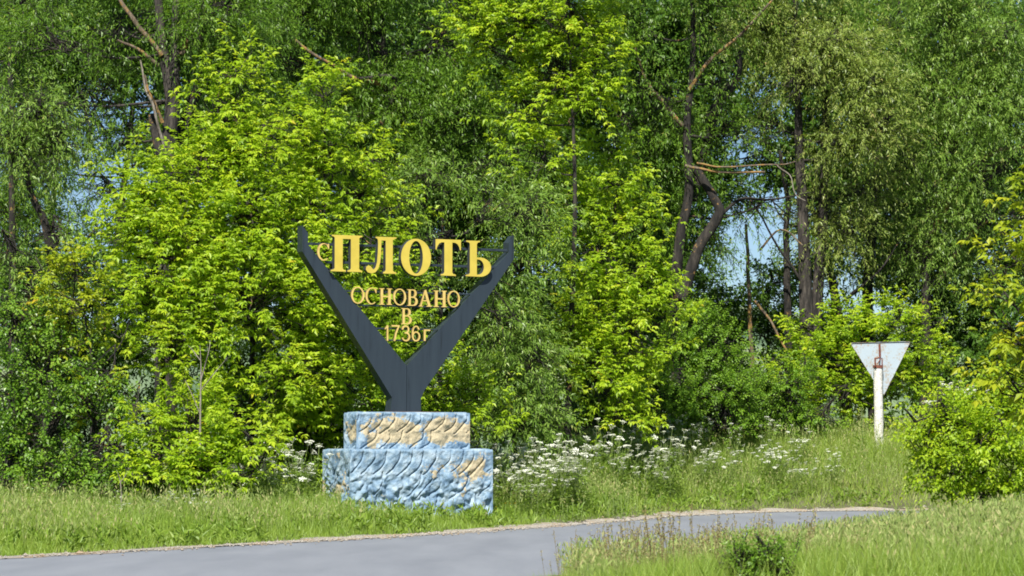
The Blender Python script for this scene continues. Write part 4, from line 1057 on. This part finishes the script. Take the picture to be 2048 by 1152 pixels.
# weeds with broader leaves in the verge
LV = Leaves()
X, Y, d = scatter(9000, -9.5, 9, 30, 56, rg)
patch = fbm(np.column_stack([X * 1.2, Y * 1.2, X * 0 + 8]), 83, 2)
ins, u, v = in_pedestal(X, Y)
ok = (d > 0.3) & (d < 5) & ~ins & (patch > 0.5); X, Y, d = X[ok], Y[ok], d[ok]; n = len(X)
B = np.column_stack([X, Y, gz(X, Y, d)])
for k in range(9):
    D = np.column_stack([rg.normal(0, .6, (n, 2)), rg.uniform(.4, 1.2, n)])
    LV.add(B + np.column_stack([rg.normal(0, .04, (n, 2)), rg.uniform(0, .2, n)]), D, rg.normal(0, 1, (n, 3)) + [0, 0, 1], rg.uniform(.07, .18, n), rg.uniform(.02, .045, n), rg.uniform(.1, .7, n))
tag(link('verge_weeds', LV.mesh('verge_weeds', (0, 0, 0)), None, MAT['grass']), 'broad-leaved weeds mixed into the roadside grass', 'weeds', kind='stuff')
# near verge
X, Y, d = scatter(430000, -3, 9, 15.5, 42, rg)
e = -ROADW - d
ok = (e > 0.05) & (e < 14) & (rg.random(len(X)) < sstep(0, 0.6, e)); ppx = 1024 + X / Y * F; ok &= ~((ppx > 1435) & (ppx < 1605) & (Y < 17.7) & (rg.random(len(X)) > 0.12)); X, Y, d, e = X[ok], Y[ok], d[ok], e[ok]
patch = fbm(np.column_stack([X * 0.9, Y * 0.9, X * 0]), 84, 3)
h = (0.06 + 0.16 * sstep(0.8, 5, e) * sstep(-1.5, 1.5, X) + 0.09 * sstep(2.2, 4.2, X)) * rg.uniform(0.5, 1.2, len(X)) * (0.6 + 0.8 * patch)
tint = np.clip(0.02 + 0.6 * patch + 0.5 * rg.random(len(X)) - 0.05, 0, 1)
near = blades(X, Y, gz(X, Y, d) - 0.01, h, rg.uniform(0.004, 0.008, len(X)), rg, 0.5, 1, tint)
build('roadside_grass', [near], 'grass', 'green grass on the near verge at lower right', 'grass')
X, Y, d = scatter(60000, -2, 9, 16, 40, rg); e = -ROADW - d
ppx = 1024 + X / Y * F; ok = ~((ppx > 1435) & (ppx < 1605) & (Y < 17.7)) & (e > 0.5) & (X > 0.4) & (e < 10) & (fbm(np.column_stack([X * 0.8, Y * 0.8, X * 0 + 6]), 85, 2) > 0.43); X, Y, d = X[ok], Y[ok], d[ok]
seedheads(X, Y, gz(X, Y, d), rg.uniform(0.16, 0.34, len(X)) + 0.08 * sstep(2.2, 4.2, X), rg, 'seed', 'seeding_grass', 'pale grass seed heads on the near verge', 0.06, 0.012)

# ---------------------------------------------------------------- flowering and dry plants
def copy_tree(o, loc, rz, sc, label=None, group=None):
    c = o.copy(); C.collection.objects.link(c); c.location = loc; c.rotation_euler = (0, 0, rz); c.scale = (sc, sc, sc)
    if label: c['label'] = label
    if group: c['group'] = group
    for ch in o.children:
        k = ch.copy(); C.collection.objects.link(k); k.parent = c
    return c

def umbel_mesh(rg):
    V = []; T = []; A_ = []
    n = 11
    for k in range(n):
        a = k * 2.4; r_ = 0.052 * math.sqrt((k + .3) / n)
        c = np.array([r_ * math.cos(a), r_ * math.sin(a), 0.012 - r_ * 0.15 + rg.normal(0, .003)])
        rad = rg.uniform(.011, .017); nn = 6; o = len(V)
        V.append(c + [0, 0, .006])
        for q in range(nn):
            b = q / nn * 2 * math.pi
            V.append(c + [rad * math.cos(b) * rg.uniform(.75, 1.2), rad * math.sin(b) * rg.uniform(.75, 1.2), rg.normal(0, .003)])
        for q in range(nn): T.append([o, o + 1 + q, o + 1 + (q + 1) % nn]); A_.append(rg.random())
    V = np.array(V); v2, t2 = tubes([(np.array([[0, 0, -.05], V[k * 7] * [.5, .5, 0] + [0, 0, -.02], V[k * 7] - [0, 0, .004]]), 0.0015) for k in range(n)], 3)
    T = np.array(T + (t2 + len(V)).tolist()); A_ = A_ + [0.0] * len(t2)
    return tri_mesh('umbel', np.vstack([V, v2]), T, A_)
def parsley(label, rg, hgt, group):
    t = thing('cow_parsley', (0, 0, 0), 0, label, 'wildflower', group)
    um = umbel_mesh(rg); um.materials.append(MAT['umbel'])
    paths = [(np.array([[0, 0, 0], [.01, 0, hgt * .5], [0, .02, hgt * .85]]), [.008, .006, .004])]
    ends = []
    nb_ = 9
    for k in range(nb_):
        a = k * 2.4 + rg.uniform(-.3, .3); z0 = hgt * rg.uniform(.25, .5)
        e_ = np.array([math.cos(a) * rg.uniform(.1, .28), math.sin(a) * rg.uniform(.1, .28), hgt * rg.uniform(.55, 1.05)])
        paths.append((np.array([[0, 0, z0], e_ * [.6, .6, 0] + [0, 0, z0 * .5 + e_[2] * .45], e_]), [.005, .004, .003])); ends.append(e_)
    V, T = tubes(paths, 4)
    link('stem', tri_mesh('stem', V, T, np.zeros(len(T))), t, MAT['stalk'])
    for e_ in ends:
        o = link('umbel', um, t); o.location = (e_ + [0, 0, .03]).tolist()
        o.rotation_euler = (rg.normal(.15, .2), rg.normal(0, .2), rg.uniform(0, 6)); s_ = rg.uniform(.7, 1.25); o.scale = (s_, s_, s_)
    LV = Leaves(); n = 190
    z = rg.uniform(.05, hgt * .75, n); a = rg.uniform(0, 6.28, n); r_ = rg.uniform(.02, .25, n)
    B = np.column_stack([np.cos(a) * r_, np.sin(a) * r_, z])
    LV.add(B, np.column_stack([np.cos(a), np.sin(a), rg.normal(0, .4, n)]), rg.normal(0, .5, (n, 3)) + [0, 0, 1], rg.uniform(.05, .10, n), rg.uniform(.015, .03, n), rg.random(n))
    tag(link('leaves', LV.mesh('leaves', (0, 0, 0)), t, MAT['parsley_leaf']), kind='stuff')
    return t
def hide_proto(o):  # first use moves the prototype itself
    o['used'] = 0
rgp = np.random.default_rng(5)
clusters = [
    # label, n, px range, Y range, height scale
    ('white cow parsley in the dense clump right of the blue pedestal', 'cow parsley right of the pedestal', 42, (955, 1165), (44.7, 47.2), (.55, 1.15)),
    ('tall white cow parsley under the slender box elder', 'cow parsley under the slender box elder', 13, (1175, 1345), (50.3, 51.6), (.65, 1.2)),
    ('white cow parsley along the top of the grass bank in front of the low shrubs', 'cow parsley along the bank', 36, (1270, 1690), (52.8, 55.6), (.55, .9)),
    ('white cow parsley left of the blue pedestal before the bright bushes', 'cow parsley left of the pedestal', 13, (460, 640), (41.5, 43.2), (.8, 1.1)),
    ('low white cow parsley at the grass edge below the left shrubs', 'cow parsley below the left shrubs', 11, (190, 440), (38.8, 40.0), (.35, .55)),
    ('white cow parsley beside the right foreground bush', 'cow parsley beside the right bush', 7, (1850, 1960), (57, 58.5), (1.1, 1.3)),
]
variants = [parsley('x', rgp, 1.0, None) for _ in range(4)]
vi = 0; used = [False] * 4
for lab, grp, n, (pa, pb), (ya, yb), (sa, sb) in clusters:
    for k in range(n):
        px = rgp.uniform(pa, pb); yy = rgp.uniform(ya, yb); x = (px - 1024) / F * yy
        ins_, _, _ = in_pedestal(np.array([x]), np.array([yy]), 0.15)
        if ins_[0]: yy += 1.6; x = (px - 1024) / F * yy
        if float(road_d(np.array([x]), np.array([yy]))[0]) < 0.9: yy += 1.2; x = (px - 1024) / F * yy
        loc = (x, yy, GZ(x, yy) - .02); s_ = sa + (sb - sa) * (0.5 * rgp.random() + 0.5 * (yy - ya) / (yb - ya) if yy < yb else 1.0); rz = rgp.uniform(0, 6.28); q = vi % 4; vi += 1
        if not used[q]:
            o = variants[q]; used[q] = True; o.location = loc; o.rotation_euler = (0, 0, rz); o.scale = (s_,) * 3; o['label'] = lab; o['group'] = grp
        else: copy_tree(variants[q], loc, rz, s_, lab, grp)

# dry seed stalks at the near verge
def dry_stalk(label, rg, group):
    t = thing('dry_weed', (0, 0, 0), 0, label, 'weed', group)
    paths = []; LV = Leaves()
    for k in range(5):
        a = rg.uniform(0, 6.28); b0 = np.array([rg.normal(0, .04), rg.normal(0, .04), 0]); h_ = rg.uniform(.28, .48)
        e_ = b0 + np.array([math.cos(a) * .07, math.sin(a) * .07, h_])
        paths.append((np.array([b0, (b0 + e_) / 2 + [0.01, 0, 0], e_]), [.0025, .002, .0015]))
        n = 16; tt = rg.uniform(.72, 1.02, n)[:, None]
        P = b0 * (1 - tt) + e_ * tt + rg.normal(0, .006, (n, 3))
        LV.add(P, rg.normal(0, 1, (n, 3)) + [0, 0, 1], rg.normal(0, 1, (n, 3)), rg.uniform(.010, .022, n), rg.uniform(.008, .014, n), rg.random(n))
    V, T = tubes(paths, 3); link('stem', tri_mesh('stem', V, T, np.zeros(len(T))), t, MAT['brownseed'])
    tag(link('seed_heads', LV.mesh('seed_heads', (0, 0, 0)), t, MAT['brownseed']), kind='stuff')
    return t
dv = [dry_stalk('dry brown seed stalks of weeds rising over the near road edge', rgp, 'dry weeds at the near road edge') for _ in range(4)]
ud = [False] * 4
for k in range(120):
    for _ in range(50):
        px = rgp.triangular(1080, 1380, 1720); yy = rgp.uniform(17, 28); x = (px - 1024) / F * yy
        e_ = -ROADW - float(road_d(np.array([x]), np.array([yy]))[0])
        if 0.2 < e_ < 6: break
    loc = (x, yy, GZ(x, yy) - .01); s_ = rgp.uniform(.55, 1.15); rz = rgp.uniform(0, 6.28); q = k % 4
    if not ud[q]:
        o = dv[q]; ud[q] = True; o.location = loc; o.rotation_euler = (0, 0, rz); o.scale = (s_,) * 3
    else: copy_tree(dv[q], loc, rz, s_)
# small dark foreground shrub
T_('shrub', 'small dense dark green plant in the foreground at the bottom edge', 'shrub', (1525, 17.5), 'round', BR,
   [(1520, 1115, 0, 55, 26), (1480, 1135, 0, 50, 30), (1560, 1130, 0, 50, 30), (1520, 1150, 0, 80, 26)], tr=0.012, seed=50, scale=.42, dens=9, clump=.3, twigs_n=20)

# tall docks at far left, buttercups, bare saplings
def dock(px, Y, h_, label):
    x = (px - 1024) / F * Y; o3 = (x, Y, GZ(x, Y)); t = thing('dock_plant', o3, 0, label, 'weed')
    V, T = tubes([(np.array([[0, 0, 0], [.02, 0, h_ * .5], [0, 0, h_]]), [.008, .006, .003])], 5); link('stem', tri_mesh('stem', V, T, np.zeros(len(T))), t, MAT['stalk'])
    LV = Leaves(); n = 150; z = rgp.uniform(h_ * .3, h_, n); r_ = .05 * (1.1 - z / h_) + .02
    a = rgp.uniform(0, 6.28, n)
    LV.add(np.column_stack([np.cos(a) * r_, np.sin(a) * r_, z]), np.column_stack([np.cos(a), np.sin(a), a * 0 + .8]), rgp.normal(0, 1, (n, 3)), rgp.uniform(.02, .045, n), rgp.uniform(.015, .03, n), rgp.random(n))
    tag(link('seed_spike', LV.mesh('seed_spike', (0, 0, 0)), t, MAT['seed']), kind='stuff')
    LV = Leaves(); n = 14; a = rgp.uniform(0, 6.28, n)
    LV.add(np.column_stack([a * 0, a * 0, rgp.uniform(0, h_ * .4, n)]), np.column_stack([np.cos(a), np.sin(a), a * 0 + .7]), rgp.normal(0, .3, (n, 3)) + [0, 0, 1], rgp.uniform(.15, .28, n), rgp.uniform(.04, .07, n), rgp.random(n) * .5)
    tag(link('leaves', LV.mesh('leaves', (0, 0, 0)), t, MAT['grass']), kind='stuff')
dock(42, 36, .75, 'tall green dock spike nearest the left edge'); dock(95, 36, .68, 'yellowing dock spike second from the left edge')
dock(1722, 56, 1.0, 'tall yellow-green weed spike just left of the give way post')
def bare(px0, py0, Y, pts, label, r0=.02):
    x = (px0 - 1024) / F * Y; o3 = np.array([x, Y, GZ(x, Y)]); t = thing('bare_sapling', o3, 0, label, 'sapling')
    for k, pp in enumerate(pts):
        q = smooth_path([at(a, b, Y + dd) for a, b, dd in pp], 4) - o3
        if k == 0: q = np.vstack([[0, 0, -.02], q])
        V, T = tubes([(q, np.linspace(r0 if k == 0 else r0 * .5, .003, len(q)))], 5)
        link('trunk' if k == 0 else 'branch', tri_mesh('trunk' if k == 0 else 'branch', V, T, None, True), t, MAT['deadwood'])
def herb(px, Y, h_, n, label):
    x = (px - 1024) / F * Y; t = thing('yellow_herb', (x, Y, GZ(x, Y)), 0, label, 'wildflower', None)
    paths = []; LV = Leaves(); LF = Leaves()
    for k in range(n):
        b0 = np.array([rgp.normal(0, .13), rgp.normal(0, .1), 0]); e_ = b0 + [rgp.normal(0, .05), rgp.normal(0, .05), h_ * rgp.uniform(.7, 1.1)]
        paths.append((np.array([b0, (b0 + e_) / 2, e_]), .004))
        m_ = 14; LV.add(e_ + rgp.normal(0, .016, (m_, 3)), rgp.normal(0, 1, (m_, 3)), rgp.normal(0, 1, (m_, 3)), rgp.uniform(.015, .028, m_), rgp.uniform(.012, .02, m_), rgp.uniform(.4, 1, m_))
        m_ = 16; tt = rgp.uniform(.05, .95, m_)[:, None]; a = rgp.uniform(0, 6.28, m_)
        LF.add(b0 * (1 - tt) + e_ * tt, np.column_stack([np.cos(a), np.sin(a), a * 0 + .8]), rgp.normal(0, .4, (m_, 3)) + [0, 0, 1], rgp.uniform(.05, .08, m_), rgp.uniform(.012, .02, m_), rgp.random(m_) * .4)
    V, T = tubes(paths, 3); tag(link('stems', tri_mesh('stems', V, T, np.zeros(len(T))), t, MAT['stalk']), kind='stuff')
    tag(link('flower_buds', LV.mesh('flower_buds', (0, 0, 0)), t, MAT['seed']), kind='stuff')
    tag(link('leaves', LF.mesh('leaves', (0, 0, 0)), t, MAT['grass']), kind='stuff')
herb(1235, 46.2, .5, 16, 'bushy herb with pale yellow buds standing close to the road edge right of the pedestal')
herb(1150, 44.2, .4, 7, 'smaller herb with pale yellow buds nearer the pedestal than the bushy one')
herb(1290, 48.2, .42, 8, 'loose herb with pale yellow buds farthest right along the road edge')
bare(400, 940, 41.4, [[(400, 900, 0), (401, 800, 0), (402, 740, 0), (400, 690, 0)], [(401, 830, 0), (380, 780, -.1), (370, 760, -.1)], [(402, 780, 0), (430, 745, -.1), (455, 715, -.1)], [(402, 760, 0), (418, 700, 0), (420, 680, 0)], [(400, 720, 0), (385, 700, 0), (375, 690, 0)]],
     'pale bare sapling standing in front of the bright box elders left of the sign')
bare(243, 1000, 40.2, [[(243, 990, 0), (240, 960, 0), (233, 940, 0)], [(241, 965, 0), (255, 945, 0)]], 'short pale bare stick at the foot of the left shrubs', .014)
bc = None
for k in range(26):
    px = rgp.choice([rgp.uniform(1000, 1340), rgp.uniform(900, 1080)]); yy = rgp.uniform(40.5, 44); x = (px - 1024) / F * yy
    dd = float(road_d(np.array([x]), np.array([yy]))[0])
    if dd < 0.4: continue
    loc = (x, yy, GZ(x, yy))
    if bc is None:
        bc = thing('buttercup', loc, 0, 'tiny yellow buttercup in the roadside grass right of the pedestal', 'wildflower', 'buttercups in the verge')
        V, T = tubes([(np.array([[0, 0, 0], [0.01, 0, .3]]), .003)], 3); link('stem', tri_mesh('stem', V, T, np.zeros(len(T))), bc, MAT['stalk'])
        LV = Leaves(); a = np.arange(5) / 5 * 6.283; LV.add(np.tile([[0.01, 0, .3]], (5, 1)), np.column_stack([np.cos(a), np.sin(a), a * 0 + .4]), np.tile([[0, 0, 1.0]], (5, 1)), np.full(5, .018), np.full(5, .016), a * 0 + .5)
        link('petals', LV.mesh('petals', (0, 0, 0)), bc, MAT['buttercup'])
    else: copy_tree(bc, loc, k, rgp.uniform(.8, 1.2))

print('tris', sum(len(m_.polygons) for m_ in bpy.data.meshes), 'objects', len(bpy.data.objects))
